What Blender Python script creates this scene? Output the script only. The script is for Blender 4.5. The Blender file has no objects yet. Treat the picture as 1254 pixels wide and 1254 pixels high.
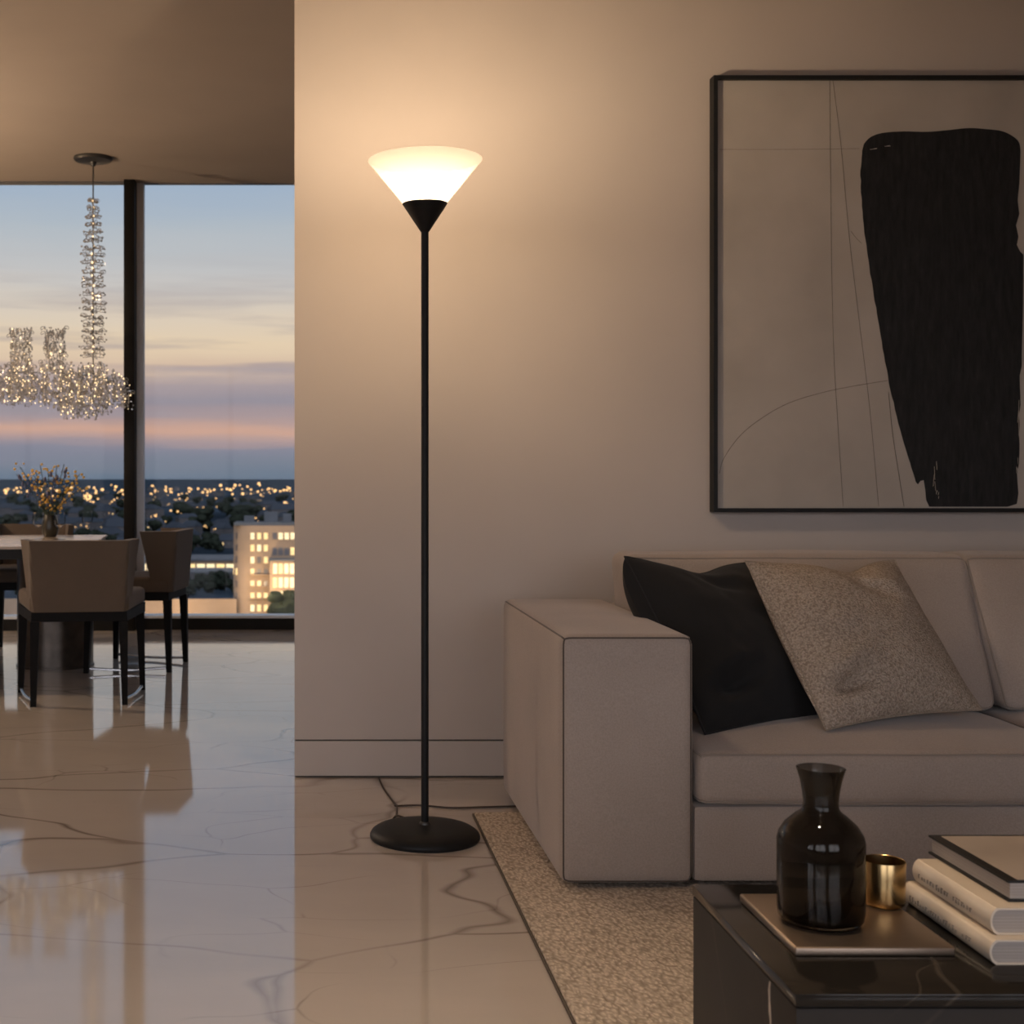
import bpy, bmesh, math, random
from mathutils import Vector, Matrix, noise
R = math.radians
PI = math.pi
random.seed(7)
scene = bpy.context.scene
COL = scene.collection

def lin(c):
    return tuple((v/12.92 if v <= 0.04045 else ((v+0.055)/1.055)**2.4) for v in (x/255 for x in c))

# ------------------------------------------------------------------ objects
def link(o, parent=None):
    COL.objects.link(o)
    if parent is not None:
        o.parent = parent
    return o

def finish(bm, angle=38):
    bmesh.ops.recalc_face_normals(bm, faces=bm.faces)
    for f in bm.faces:
        f.smooth = True
    a = R(angle)
    for e in bm.edges:
        e.smooth = not (len(e.link_faces) == 2 and e.calc_face_angle(0) > a)

def obj(name, bm, mats, parent=None, loc=(0, 0, 0), rotz=0, angle=38):
    finish(bm, angle)
    me = bpy.data.meshes.new(name)
    bm.to_mesh(me); bm.free()
    for m in (mats if isinstance(mats, (list, tuple)) else [mats]):
        me.materials.append(m)
    o = bpy.data.objects.new(name, me)
    o.location = loc; o.rotation_euler = (0, 0, rotz)
    return link(o, parent)

def tag(o, label, cat, group=None, kind=None):
    o['label'] = label; o['category'] = cat
    if group: o['group'] = group
    if kind: o['kind'] = kind
    return o

def thing(name, label, cat, loc=(0, 0, 0), rotz=0, group=None):
    o = bpy.data.objects.new(name, None)
    o.empty_display_size = 0.1
    o.location = loc; o.rotation_euler = (0, 0, rotz)
    link(o)
    return tag(o, label, cat, group)

def struct(o, label, cat):
    o['kind'] = 'structure'
    return tag(o, label, cat)

def dup(root, loc, rotz, label=None, group=None):
    r = root.copy(); COL.objects.link(r); r.location = loc; r.rotation_euler = (0, 0, rotz)
    if label: r['label'] = label
    if group: r['group'] = group
    for ch in list(root.children):
        c = ch.copy(); COL.objects.link(c); c.parent = r
        for g in list(ch.children):
            d = g.copy(); COL.objects.link(d); d.parent = c
    return r

# ------------------------------------------------------------------ shapes
def box(bm, x0, x1, y0, y1, z0, z1, bev=0, seg=2, mat=0):
    r = bmesh.ops.create_cube(bm, size=1)
    vs = r['verts']
    for v in vs:
        v.co = Vector(((x0+x1)/2+v.co.x*(x1-x0), (y0+y1)/2+v.co.y*(y1-y0), (z0+z1)/2+v.co.z*(z1-z0)))
    fs = set(f for v in vs for f in v.link_faces)
    for f in fs: f.material_index = mat
    if bev:
        es = list(set(e for v in vs for e in v.link_edges))
        r = bmesh.ops.bevel(bm, geom=es, offset=bev, segments=seg, profile=0.5, affect='EDGES')
        for f in r['faces']: f.material_index = mat

def lathe(bm, prof, seg=48, c=(0, 0, 0), mat=0, close=False):
    rings = []
    for r, z in prof:
        if r < 1e-6:
            rings.append([bm.verts.new((c[0], c[1], c[2]+z))])
        else:
            rings.append([bm.verts.new((c[0]+r*math.cos(2*PI*k/seg), c[1]+r*math.sin(2*PI*k/seg), c[2]+z)) for k in range(seg)])
    pairs = list(zip(rings, rings[1:]))
    if close: pairs.append((rings[-1], rings[0]))
    for a, b in pairs:
        for k in range(seg):
            j = (k+1) % seg
            q = [a[k % len(a)], a[j % len(a)], b[j % len(b)], b[k % len(b)]]
            u = []
            for v in q:
                if v not in u: u.append(v)
            if len(u) > 2:
                f = bm.faces.new(u); f.material_index = mat

def tube(bm, pts, r, sides=8, closed=False, mat=0):
    pts = [Vector(p) for p in pts]
    n = len(pts); rings = []
    up = Vector((0, 0, 1))
    for i, p in enumerate(pts):
        a = pts[(i-1) % n] if (closed or i > 0) else p
        b = pts[(i+1) % n] if (closed or i < n-1) else p
        t = (b-a).normalized() if (b-a).length > 1e-9 else Vector((0, 0, 1))
        u = up - t*up.dot(t)
        if u.length < 0.05:
            u = Vector((1, 0, 0)) - t*t.x
        u.normalize(); w = t.cross(u); up = u
        rr = r[i] if isinstance(r, (list, tuple)) else r
        rings.append([bm.verts.new(p+(u*math.cos(2*PI*k/sides)+w*math.sin(2*PI*k/sides))*rr) for k in range(sides)])
    prs = list(zip(rings, rings[1:])) + ([(rings[-1], rings[0])] if closed else [])
    for a, b in prs:
        for k in range(sides):
            f = bm.faces.new((a[k], a[(k+1) % sides], b[(k+1) % sides], b[k])); f.material_index = mat
    if not closed:
        for ring in (rings[0], rings[-1]):
            f = bm.faces.new(ring); f.material_index = mat

_ph = (1+5**.5)/2
ICO_V = [Vector(v).normalized() for v in ((-1, _ph, 0), (1, _ph, 0), (-1, -_ph, 0), (1, -_ph, 0), (0, -1, _ph), (0, 1, _ph), (0, -1, -_ph), (0, 1, -_ph), (_ph, 0, -1), (_ph, 0, 1), (-_ph, 0, -1), (-_ph, 0, 1))]
ICO_F = ((0, 11, 5), (0, 5, 1), (0, 1, 7), (0, 7, 10), (0, 10, 11), (1, 5, 9), (5, 11, 4), (11, 10, 2), (10, 7, 6), (7, 1, 8), (3, 9, 4), (3, 4, 2), (3, 2, 6), (3, 6, 8), (3, 8, 9), (4, 9, 5), (2, 4, 11), (6, 2, 10), (8, 6, 7), (9, 8, 1))
def ico(bm, c, r, mat=0, tall=1.0, turn=0.0):
    ca, sa = math.cos(turn), math.sin(turn)
    vs = [bm.verts.new((c[0]+r*(v.x*ca-v.y*sa), c[1]+r*(v.x*sa+v.y*ca), c[2]+r*v.z*tall)) for v in ICO_V]
    for f in ICO_F:
        bm.faces.new([vs[i] for i in f]).material_index = mat

def spline(pts, n=8):
    pts = [Vector(p) for p in pts]
    out = []
    P = [pts[0]] + pts + [pts[-1]]
    for i in range(1, len(P)-2):
        p0, p1, p2, p3 = P[i-1:i+3]
        for k in range(n):
            t = k/n
            out.append(0.5*((2*p1)+(p2-p0)*t+(2*p0-5*p1+4*p2-p3)*t*t+(3*p1-p0-3*p2+p3)*t**3))
    out.append(pts[-1])
    return out

def grid_box(bm, nx, ny, nz, f, mat=0):
    """Closed box surface sampled in [-1,1]^3 and mapped by f."""
    cache = {}
    def V(i, j, k):
        key = (i, j, k)
        if key not in cache:
            cache[key] = bm.verts.new(f(-1+2*i/nx, -1+2*j/ny, -1+2*k/nz))
        return cache[key]
    def q(a, b, c, d):
        fc = bm.faces.new((a, b, c, d)); fc.material_index = mat
    for i in range(nx):
        for j in range(ny):
            for k in (0, nz):
                q(V(i, j, k), V(i+1, j, k), V(i+1, j+1, k), V(i, j+1, k))
    for i in range(nx):
        for k in range(nz):
            for j in (0, ny):
                q(V(i, j, k), V(i+1, j, k), V(i+1, j, k+1), V(i, j, k+1))
    for j in range(ny):
        for k in range(nz):
            for i in (0, nx):
                q(V(i, j, k), V(i, j+1, k), V(i, j+1, k+1), V(i, j, k+1))

def ease(a):  # crowd the samples towards the edges
    return math.sin(a*PI/2)*0.45 + a*0.55

def cushion_map(c, h, r, crown=(0, 0, 0), wr=0.0, seed=0.0, post=None):
    """Rounded, softly inflated box: centre c, half sizes h, edge radius r, bulge per axis."""
    c = Vector(c)
    def f(a, b, d):
        a, b, d = ease(a), ease(b), ease(d)
        p = Vector((a*h[0], b*h[1], d*h[2]))
        q = Vector([max(-(hh-r), min(hh-r, pp)) for pp, hh in zip(p, h)])
        n = p-q
        if n.length > 1e-9:
            q = q + n.normalized()*r
        ka, kb, kd = (1-a*a), (1-b*b), (1-d*d)
        q.x += a*crown[0]*kb*kd
        q.y += b*crown[1]*ka*kd
        q.z += d*crown[2]*ka*kb
        if wr:
            s = noise.noise(Vector((q.x*5+seed, q.y*5, q.z*7)))+0.5*noise.noise(Vector((q.x*14+seed, q.y*12, q.z*5)))
            q += (n.normalized() if n.length > 1e-9 else Vector((0, 0, 1)))*s*wr
        q = q + c
        return post(q) if post else q
    return f

def loop_on(f, axis, side, m=40, inset=1.0):
    """Perimeter of the face (axis, side) of a mapped box, as points."""
    per = []
    for k in range(m): per.append((-1+2*k/m, -1))
    for k in range(m): per.append((1, -1+2*k/m))
    for k in range(m): per.append((1-2*k/m, 1))
    for k in range(m): per.append((-1, 1-2*k/m))
    out = []
    for u, v in per:
        u *= inset; v *= inset
        p = (side, u, v) if axis == 0 else ((u, side, v) if axis == 1 else (u, v, side))
        out.append(f(*p))
    return out

# ------------------------------------------------------------------ materials
def newmat(name):
    m = bpy.data.materials.new(name); m.use_nodes = True
    nt = m.node_tree
    return m, nt, nt.nodes['Principled BSDF'], nt.nodes['Material Output']

def N(nt, typ, **kw):
    n = nt.nodes.new(typ)
    for k, v in kw.items():
        if k.startswith('i_'):
            n.inputs[k[2:].replace('_', ' ')].default_value = v
        else:
            setattr(n, k, v)
    return n

def mixc(nt, fac, a, b, mode='MIX'):
    n = nt.nodes.new('ShaderNodeMix'); n.data_type = 'RGBA'; n.blend_type = mode
    for s, v in ((n.inputs[0], fac), (n.inputs[6], a), (n.inputs[7], b)):
        if hasattr(v, 'links'): nt.links.new(v, s)
        elif isinstance(v, (tuple, list)): s.default_value = (*v[:3], 1)
        else: s.default_value = v
    return n.outputs[2]

def coords(nt, scale=(1, 1, 1), rot=(0, 0, 0)):
    tc = nt.nodes.new('ShaderNodeTexCoord'); mp = nt.nodes.new('ShaderNodeMapping')
    mp.inputs['Scale'].default_value = scale; mp.inputs['Rotation'].default_value = rot
    nt.links.new(tc.outputs['Object'], mp.inputs['Vector'])
    return mp.outputs['Vector']

def ramp(nt, src, stops, interp='LINEAR'):
    r = nt.nodes.new('ShaderNodeValToRGB'); r.color_ramp.interpolation = interp
    els = r.color_ramp.elements
    while len(els) < len(stops): els.new(0.5)
    for e, (p, c) in zip(els, stops):
        e.position = p
        e.color = (*c[:3], 1) if isinstance(c, (tuple, list)) else (c, c, c, 1)
    nt.links.new(src, r.inputs[0])
    return r.outputs[0]

def plain(name, col, rough=0.6, metal=0.0, var=0.08, scale=12, bump=0.0, bscale=None, sheen=0.0, spec=0.5, coat=0.0):
    m, nt, b, out = newmat(name)
    v = coords(nt)
    n = N(nt, 'ShaderNodeTexNoise', i_Scale=scale, i_Detail=4.0); nt.links.new(v, n.inputs['Vector'])
    d = tuple(x*(1-var) for x in col); l = tuple(min(1, x*(1+var)) for x in col)
    nt.links.new(ramp(nt, n.outputs['Fac'], [(0.3, d), (0.7, l)]), b.inputs['Base Color'])
    b.inputs['Roughness'].default_value = rough; b.inputs['Metallic'].default_value = metal
    b.inputs['Specular IOR Level'].default_value = spec
    b.inputs['Sheen Weight'].default_value = sheen
    b.inputs['Coat Weight'].default_value = coat
    if bump:
        n2 = N(nt, 'ShaderNodeTexNoise', i_Scale=bscale or scale*8, i_Detail=3.0); nt.links.new(v, n2.inputs['Vector'])
        bp = N(nt, 'ShaderNodeBump', i_Strength=bump, i_Distance=0.002)
        nt.links.new(n2.outputs['Fac'], bp.inputs['Height']); nt.links.new(bp.outputs[0], b.inputs['Normal'])
    return m

def emit(name, col, strength):
    m, nt, b, out = newmat(name)
    v = coords(nt)
    n = N(nt, 'ShaderNodeTexNoise', i_Scale=0.6); nt.links.new(v, n.inputs['Vector'])
    c2 = tuple(x*0.8 for x in col)
    nt.links.new(ramp(nt, n.outputs['Fac'], [(0.35, c2), (0.65, col)]), b.inputs['Emission Color'])
    b.inputs['Emission Strength'].default_value = strength
    b.inputs['Base Color'].default_value = (col[0]*.06, col[1]*.06, col[2]*.06, 1)
    return m

def m_fabric(name, col, weave=900, bump=0.35, var=0.07, sheen=0.25, dark=0.82):
    m, nt, b, out = newmat(name)
    v = coords(nt)
    big = N(nt, 'ShaderNodeTexNoise', i_Scale=3.5, i_Detail=5.0); nt.links.new(v, big.inputs['Vector'])
    fine = N(nt, 'ShaderNodeTexNoise', i_Scale=weave, i_Detail=2.0); nt.links.new(v, fine.inputs['Vector'])
    c1 = ramp(nt, big.outputs['Fac'], [(0.3, tuple(x*(1-var) for x in col)), (0.7, tuple(x*(1+var) for x in col))])
    g = ramp(nt, fine.outputs['Fac'], [(0.3, dark), (0.7, 1.0)])
    nt.links.new(mixc(nt, 1.0, c1, g, 'MULTIPLY'), b.inputs['Base Color'])
    b.inputs['Roughness'].default_value = 0.9
    b.inputs['Specular IOR Level'].default_value = 0.2
    b.inputs['Sheen Weight'].default_value = sheen
    b.inputs['Sheen Roughness'].default_value = 0.5
    bp = N(nt, 'ShaderNodeBump', i_Strength=bump, i_Distance=0.0015)
    nt.links.new(fine.outputs['Fac'], bp.inputs['Height']); nt.links.new(bp.outputs[0], b.inputs['Normal'])
    return m

def m_boucle(name, lo, hi, scale=180, dist=0.004, stretch=(1, 1, 1)):
    m, nt, b, out = newmat(name)
    v = coords(nt, stretch)
    wob = N(nt, 'ShaderNodeTexNoise', i_Scale=scale*0.35, i_Detail=2.0); nt.links.new(v, wob.inputs['Vector'])
    add = N(nt, 'ShaderNodeMixRGB'); add.blend_type = 'ADD'; add.inputs[0].default_value = 2.2/scale
    nt.links.new(v, add.inputs[1]); nt.links.new(wob.outputs['Color'], add.inputs[2])
    vo = N(nt, 'ShaderNodeTexVoronoi', i_Scale=scale); vo.feature = 'SMOOTH_F1'
    nt.links.new(add.outputs[0], vo.inputs['Vector'])
    big = N(nt, 'ShaderNodeTexNoise', i_Scale=6.0, i_Detail=4.0); nt.links.new(v, big.inputs['Vector'])
    c = ramp(nt, vo.outputs['Distance'], [(0.1, hi), (0.65, lo)])
    g = ramp(nt, big.outputs['Fac'], [(0.3, 0.85), (0.7, 1.0)])
    nt.links.new(mixc(nt, 1.0, c, g, 'MULTIPLY'), b.inputs['Base Color'])
    inv = N(nt, 'ShaderNodeMath'); inv.operation = 'SUBTRACT'; inv.inputs[0].default_value = 1.0
    nt.links.new(vo.outputs['Distance'], inv.inputs[1])
    bp = N(nt, 'ShaderNodeBump', i_Strength=0.9, i_Distance=dist)
    nt.links.new(inv.outputs[0], bp.inputs['Height']); nt.links.new(bp.outputs[0], b.inputs['Normal'])
    b.inputs['Roughness'].default_value = 0.95; b.inputs['Specular IOR Level'].default_value = 0.15
    return m

def m_marble(name, base, vein, rough, vs=(0.55, 1.25, 1), scale=1.5, width=0.018, amount=1.0, ior=1.5, spec=0.5, rot=0.25, cloud=0.08, vd=3.0):
    m, nt, b, out = newmat(name)
    v = coords(nt, vs, (0, 0, rot))
    wn = N(nt, 'ShaderNodeTexNoise', i_Scale=1.3, i_Detail=vd, i_Roughness=0.45); nt.links.new(v, wn.inputs['Vector'])
    def veins(sc, wd, dist, lo, hi):
        add = N(nt, 'ShaderNodeMixRGB'); add.blend_type = 'ADD'; add.inputs[0].default_value = dist
        nt.links.new(v, add.inputs[1]); nt.links.new(wn.outputs['Color'], add.inputs[2])
        vo = N(nt, 'ShaderNodeTexVoronoi', i_Scale=sc); vo.feature = 'DISTANCE_TO_EDGE'
        nt.links.new(add.outputs[0], vo.inputs['Vector'])
        line = ramp(nt, vo.outputs['Distance'], [(0.0, 1.0), (wd*0.35, 0.6), (wd, 0.0)])
        mk = N(nt, 'ShaderNodeTexNoise', i_Scale=sc*0.9, i_Detail=3.0); nt.links.new(v, mk.inputs['Vector'])
        mask = ramp(nt, mk.outputs['Fac'], [(lo, 0.0), (hi, 1.0)])
        return mixc(nt, 1.0, line, mask, 'MULTIPLY')
    v1 = veins(scale, width, 0.5, 0.30, 0.55)
    v2 = veins(scale*2.1, width*0.8, 0.6, 0.46, 0.66)
    tot = mixc(nt, 0.55, v1, v2, 'ADD')
    sc = N(nt, 'ShaderNodeMath'); sc.operation = 'MULTIPLY'; sc.use_clamp = True; sc.inputs[1].default_value = amount
    nt.links.new(tot, sc.inputs[0])
    cl = N(nt, 'ShaderNodeTexNoise', i_Scale=1.3, i_Detail=7.0, i_Roughness=0.6); nt.links.new(v, cl.inputs['Vector'])
    bc = ramp(nt, cl.outputs['Fac'], [(0.3, tuple(x*(1-cloud) for x in base)), (0.7, tuple(x*(1+cloud) for x in base))])
    nt.links.new(mixc(nt, sc.outputs[0], bc, vein), b.inputs['Base Color'])
    b.inputs['Roughness'].default_value = rough; b.inputs['IOR'].default_value = ior
    b.inputs['Specular IOR Level'].default_value = spec
    return m

def m_pane(name, tint=(0.97, 0.98, 0.98)):
    m, nt, b, out = newmat(name)
    nt.nodes.remove(b)
    tr = N(nt, 'ShaderNodeBsdfTransparent'); tr.inputs[0].default_value = (*tint, 1)
    gl = N(nt, 'ShaderNodeBsdfGlossy', i_Roughness=0.0)
    fr = N(nt, 'ShaderNodeFresnel', i_IOR=1.13)
    mx = N(nt, 'ShaderNodeMixShader')
    nt.links.new(fr.outputs[0], mx.inputs[0]); nt.links.new(tr.outputs[0], mx.inputs[1]); nt.links.new(gl.outputs[0], mx.inputs[2])
    nt.links.new(mx.outputs[0], out.inputs['Surface'])
    return m

def m_glass(name, col, ior=1.45, rough=0.0):
    m, nt, b, out = newmat(name)
    nt.nodes.remove(b)
    g = N(nt, 'ShaderNodeBsdfGlass', i_IOR=ior, i_Roughness=rough); g.inputs['Color'].default_value = (*col, 1)
    nt.links.new(g.outputs[0], out.inputs['Surface'])
    return m

def m_shade():
    m, nt, b, out = newmat('opal_shade')
    nt.nodes.remove(b)
    t = N(nt, 'ShaderNodeBsdfTranslucent'); t.inputs[0].default_value = (0.15, 0.147, 0.143, 1)
    d = N(nt, 'ShaderNodeBsdfDiffuse'); d.inputs[0].default_value = (0.15, 0.147, 0.143, 1)
    tr = N(nt, 'ShaderNodeBsdfTransparent'); tr.inputs[0].default_value = (0.98, 0.965, 0.94, 1)
    mx = N(nt, 'ShaderNodeMixShader'); mx.inputs[0].default_value = 0.5
    m2 = N(nt, 'ShaderNodeMixShader'); m2.inputs[0].default_value = 0.73
    nt.links.new(t.outputs[0], mx.inputs[1]); nt.links.new(d.outputs[0], mx.inputs[2])
    nt.links.new(mx.outputs[0], m2.inputs[1]); nt.links.new(tr.outputs[0], m2.inputs[2])
    nt.links.new(m2.outputs[0], out.inputs['Surface'])
    return m

def m_crystal():
    m, nt, b, out = newmat('crystal')
    nt.nodes.remove(b)
    tr = N(nt, 'ShaderNodeBsdfTransparent'); tr.inputs[0].default_value = (0.95, 0.94, 0.93, 1)
    gl = N(nt, 'ShaderNodeBsdfGlossy', i_Roughness=0.05); gl.inputs[0].default_value = (0.95, 0.92, 0.88, 1)
    tl = N(nt, 'ShaderNodeBsdfTranslucent'); tl.inputs[0].default_value = (0.9, 0.86, 0.8, 1)
    m1 = N(nt, 'ShaderNodeMixShader'); m1.inputs[0].default_value = 0.5
    m2 = N(nt, 'ShaderNodeMixShader'); m2.inputs[0].default_value = 0.3
    nt.links.new(tr.outputs[0], m1.inputs[1]); nt.links.new(gl.outputs[0], m1.inputs[2])
    nt.links.new(m1.outputs[0], m2.inputs[1]); nt.links.new(tl.outputs[0], m2.inputs[2])
    nt.links.new(m2.outputs[0], out.inputs['Surface'])
    return m

M = {}
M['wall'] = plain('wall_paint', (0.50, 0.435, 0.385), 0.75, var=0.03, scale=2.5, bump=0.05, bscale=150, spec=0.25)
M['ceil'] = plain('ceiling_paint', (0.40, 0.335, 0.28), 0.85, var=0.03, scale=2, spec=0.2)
M['base'] = plain('baseboard_paint', (0.50, 0.435, 0.385), 0.6, var=0.03, scale=3, spec=0.3)
M['gap'] = plain('shadow_gap', (0.03, 0.025, 0.02), 0.8)
M['floor'] = m_marble('floor_marble', (0.59, 0.53, 0.48), (0.16, 0.12, 0.095), 0.055, scale=1.6, width=0.0135, amount=0.85, ior=1.9, spec=0.5)
M['dark_marble'] = m_marble('dark_marble', (0.016, 0.014, 0.012), (0.22, 0.18, 0.14), 0.10, vs=(1, 1, 1), scale=3.0, width=0.012, amount=0.4, rot=0.6, cloud=0.5, ior=1.5, spec=0.28)
M['table_side'] = m_marble('dark_marble_side', (0.022, 0.018, 0.015), (0.08, 0.06, 0.045), 0.5, vs=(1, 1, 1), scale=3.0, width=0.014, amount=0.4, rot=0.6, cloud=0.4, ior=1.45, spec=0.22)
M['black'] = plain('matte_black', (0.012, 0.012, 0.012), 0.5, var=0.1, scale=30, bump=0.05, bscale=500, spec=0.22)
M['mullion'] = plain('dark_bronze_metal', (0.010, 0.009, 0.008), 0.5, var=0.1, spec=0.15)
M['alu'] = plain('grey_metal', (0.62, 0.64, 0.68), 0.45, metal=0.15, var=0.04)
M['pane'] = m_pane('window_glass')
M['sofa'] = m_fabric('sofa_fabric', (0.38, 0.315, 0.272), weave=260, bump=0.4, dark=0.85)
M['welt'] = m_fabric('sofa_piping', (0.29, 0.24, 0.205), bump=0.2)
M['seam'] = m_fabric('sofa_seam', (0.10, 0.078, 0.062), bump=0.2)
M['pillow_dark'] = m_fabric('charcoal_linen', (0.022, 0.021, 0.021), weave=700, bump=0.5, var=0.15, sheen=0.05, dark=0.6)
M['boucle'] = m_boucle('beige_boucle', (0.29, 0.228, 0.178), (0.57, 0.47, 0.38), 220, 0.005)
M['rug'] = m_boucle('rug_loops', (0.40, 0.335, 0.275), (0.80, 0.70, 0.60), 130, 0.005, (1, 0.6, 1))
M['rug_edge'] = plain('rug_binding', (0.10, 0.08, 0.065), 0.9, scale=200, var=0.3)
M['shade'] = m_shade()
M['bulb'] = emit('warm_bulb', (1.0, 0.87, 0.72), 5)
M['cord'] = plain('brown_cord', (0.05, 0.03, 0.02), 0.5)
M['vase_glass'] = m_glass('smoked_glass', (0.52, 0.51, 0.49))
M['tray'] = plain('bronze_tray', (0.30, 0.23, 0.175), 0.34, metal=0.85, var=0.12, scale=9, bump=0.02, bscale=90)
M['brass'] = plain('brushed_brass', (0.46, 0.32, 0.15), 0.24, metal=1.0, var=0.06, scale=20)
M['book_cloth'] = plain('cream_book_cover', (0.62, 0.53, 0.43), 0.38, var=0.04, scale=20, bump=0.04, bscale=300)
M['book_paper'] = None
M['book_black'] = plain('black_book_cover', (0.010, 0.009, 0.009), 0.45, var=0.1, spec=0.2)
M['book_plate'] = plain('taupe_book_plate', (0.30, 0.25, 0.215), 0.6, var=0.12, scale=8)
M['ink'] = plain('spine_ink', (0.22, 0.18, 0.14), 0.6)
M['chair'] = m_fabric('chair_leather', (0.11, 0.083, 0.063), weave=300, bump=0.1, sheen=0.1, dark=0.92)
M['chair_wood'] = plain('black_wood', (0.006, 0.005, 0.0045), 0.55, var=0.2, scale=25, spec=0.1)
M['steel'] = plain('brushed_steel', (0.45, 0.45, 0.46), 0.25, metal=1.0, var=0.05)
M['table_top'] = m_marble('table_stone', (0.50, 0.40, 0.31), (0.3, 0.22, 0.16), 0.18, amount=0.3, scale=2)
M['table_dark'] = plain('table_apron', (0.012, 0.011, 0.010), 0.5, var=0.1, spec=0.2)
M['drum'] = plain('bronze_drum', (0.075, 0.062, 0.052), 0.3, metal=0.7, var=0.25, scale=14)
M['crystal'] = m_crystal()
M['led'] = emit('led_bead', (1.0, 0.70, 0.38), 1.9)
M['canopy'] = plain('canopy_metal', (0.08, 0.075, 0.07), 0.4, metal=0.6)
M['wine'] = m_pane('wine_glass', (0.985, 0.985, 0.98))
M['stem'] = plain('flower_stem', (0.03, 0.045, 0.02), 0.7)
M['yellow'] = plain('yellow_petals', (0.75, 0.46, 0.08), 0.6, var=0.2, scale=60)
M['blue'] = plain('blue_grey_sprigs', (0.10, 0.10, 0.17), 0.7, var=0.2, scale=60)
M['flower_vase'] = plain('dark_glazed_vase', (0.03, 0.028, 0.02), 0.25, var=0.3)

def m_paper():
    m, nt, b, out = newmat('page_edges')
    v = coords(nt, (1, 1, 1))
    w = N(nt, 'ShaderNodeTexNoise', i_Scale=1.0, i_Detail=1.0)
    mp = nt.nodes.new('ShaderNodeMapping'); mp.inputs['Scale'].default_value = (3, 3, 900)
    nt.links.new(v, mp.inputs['Vector']); nt.links.new(mp.outputs[0], w.inputs['Vector'])
    nt.links.new(ramp(nt, w.outputs['Fac'], [(0.3, (0.27, 0.235, 0.21)), (0.7, (0.40, 0.355, 0.32))]), b.inputs['Base Color'])
    b.inputs['Roughness'].default_value = 0.85
    return m
M['book_paper'] = m_paper()

# painting materials
M['canvas'] = plain('painted_canvas', (0.42, 0.373, 0.325), 0.85, var=0.10, scale=3.5, bump=0.25, bscale=350, spec=0.2)
def m_blackpaint():
    m, nt, b, out = newmat('black_brushwork')
    v = coords(nt, (9, 1, 1.6))
    n = N(nt, 'ShaderNodeTexNoise', i_Scale=8.0, i_Detail=9.0, i_Roughness=0.72); nt.links.new(v, n.inputs['Vector'])
    nt.links.new(ramp(nt, n.outputs['Fac'], [(0.30, (0.006, 0.006, 0.006)), (0.66, (0.022, 0.021, 0.021)), (0.76, (0.06, 0.055, 0.05))]), b.inputs['Base Color'])
    b.inputs['Roughness'].default_value = 0.6; b.inputs['Specular IOR Level'].default_value = 0.25
    return m
M['paint_black'] = m_blackpaint()
M['pencil'] = plain('pencil_line', (0.13, 0.11, 0.09), 0.8, var=0.4, scale=80)

# city materials
M['ground'] = plain('city_ground', (0.013, 0.020, 0.029), 0.95, var=0.5, scale=0.004, spec=0.0)
M['leaf'] = plain('tree_foliage', (0.0075, 0.010, 0.008), 0.95, var=0.5, scale=0.3, spec=0.0)
M['house_wall'] = plain('house_wall', (0.036, 0.037, 0.041), 0.9, var=0.3, scale=0.02, spec=0.0)
M['house_roof'] = plain('house_roof', (0.018, 0.023, 0.031), 0.9, var=0.4, scale=0.02, spec=0.0)
M['far_light'] = emit('street_light_glow', (1.0, 0.55, 0.20), 1.7)
M['lit_window'] = emit('lit_window', (1.0, 0.66, 0.28), 1.15)
M['lit_window2'] = emit('lit_window_pale', (1.0, 0.76, 0.42), 1.2)
M['dark_window'] = plain('dark_window', (0.03, 0.03, 0.035), 0.3)
M['block'] = plain('apartment_render', (0.13, 0.098, 0.072), 0.9, var=0.08, scale=0.2, spec=0.1)
M['slate'] = plain('slate_roof', (0.04, 0.046, 0.055), 0.8, var=0.2, scale=0.2, spec=0.1)

# ------------------------------------------------------------------ camera
CAM_H = 0.95; FPX = 1640.0; VX, VY = 380.0, 585.0
cam = bpy.data.cameras.new('camera'); co = bpy.data.objects.new('camera', cam)
co.location = (0, 0, CAM_H); co.rotation_euler = (PI/2, 0, 0)
cam.sensor_width = 36; cam.lens = 36*FPX/1254
cam.shift_x = (627-VX)/1254; cam.shift_y = -(627-VY)/1254
cam.clip_start = 0.05; cam.clip_end = 60000
cam.dof.use_dof = True; cam.dof.focus_distance = 2.9; cam.dof.aperture_fstop = 9.0
link(co); scene.camera = co

def at(px, py, d):
    return Vector(((px-VX)/FPX*d, d, CAM_H-(py-VY)/FPX*d))

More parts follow.
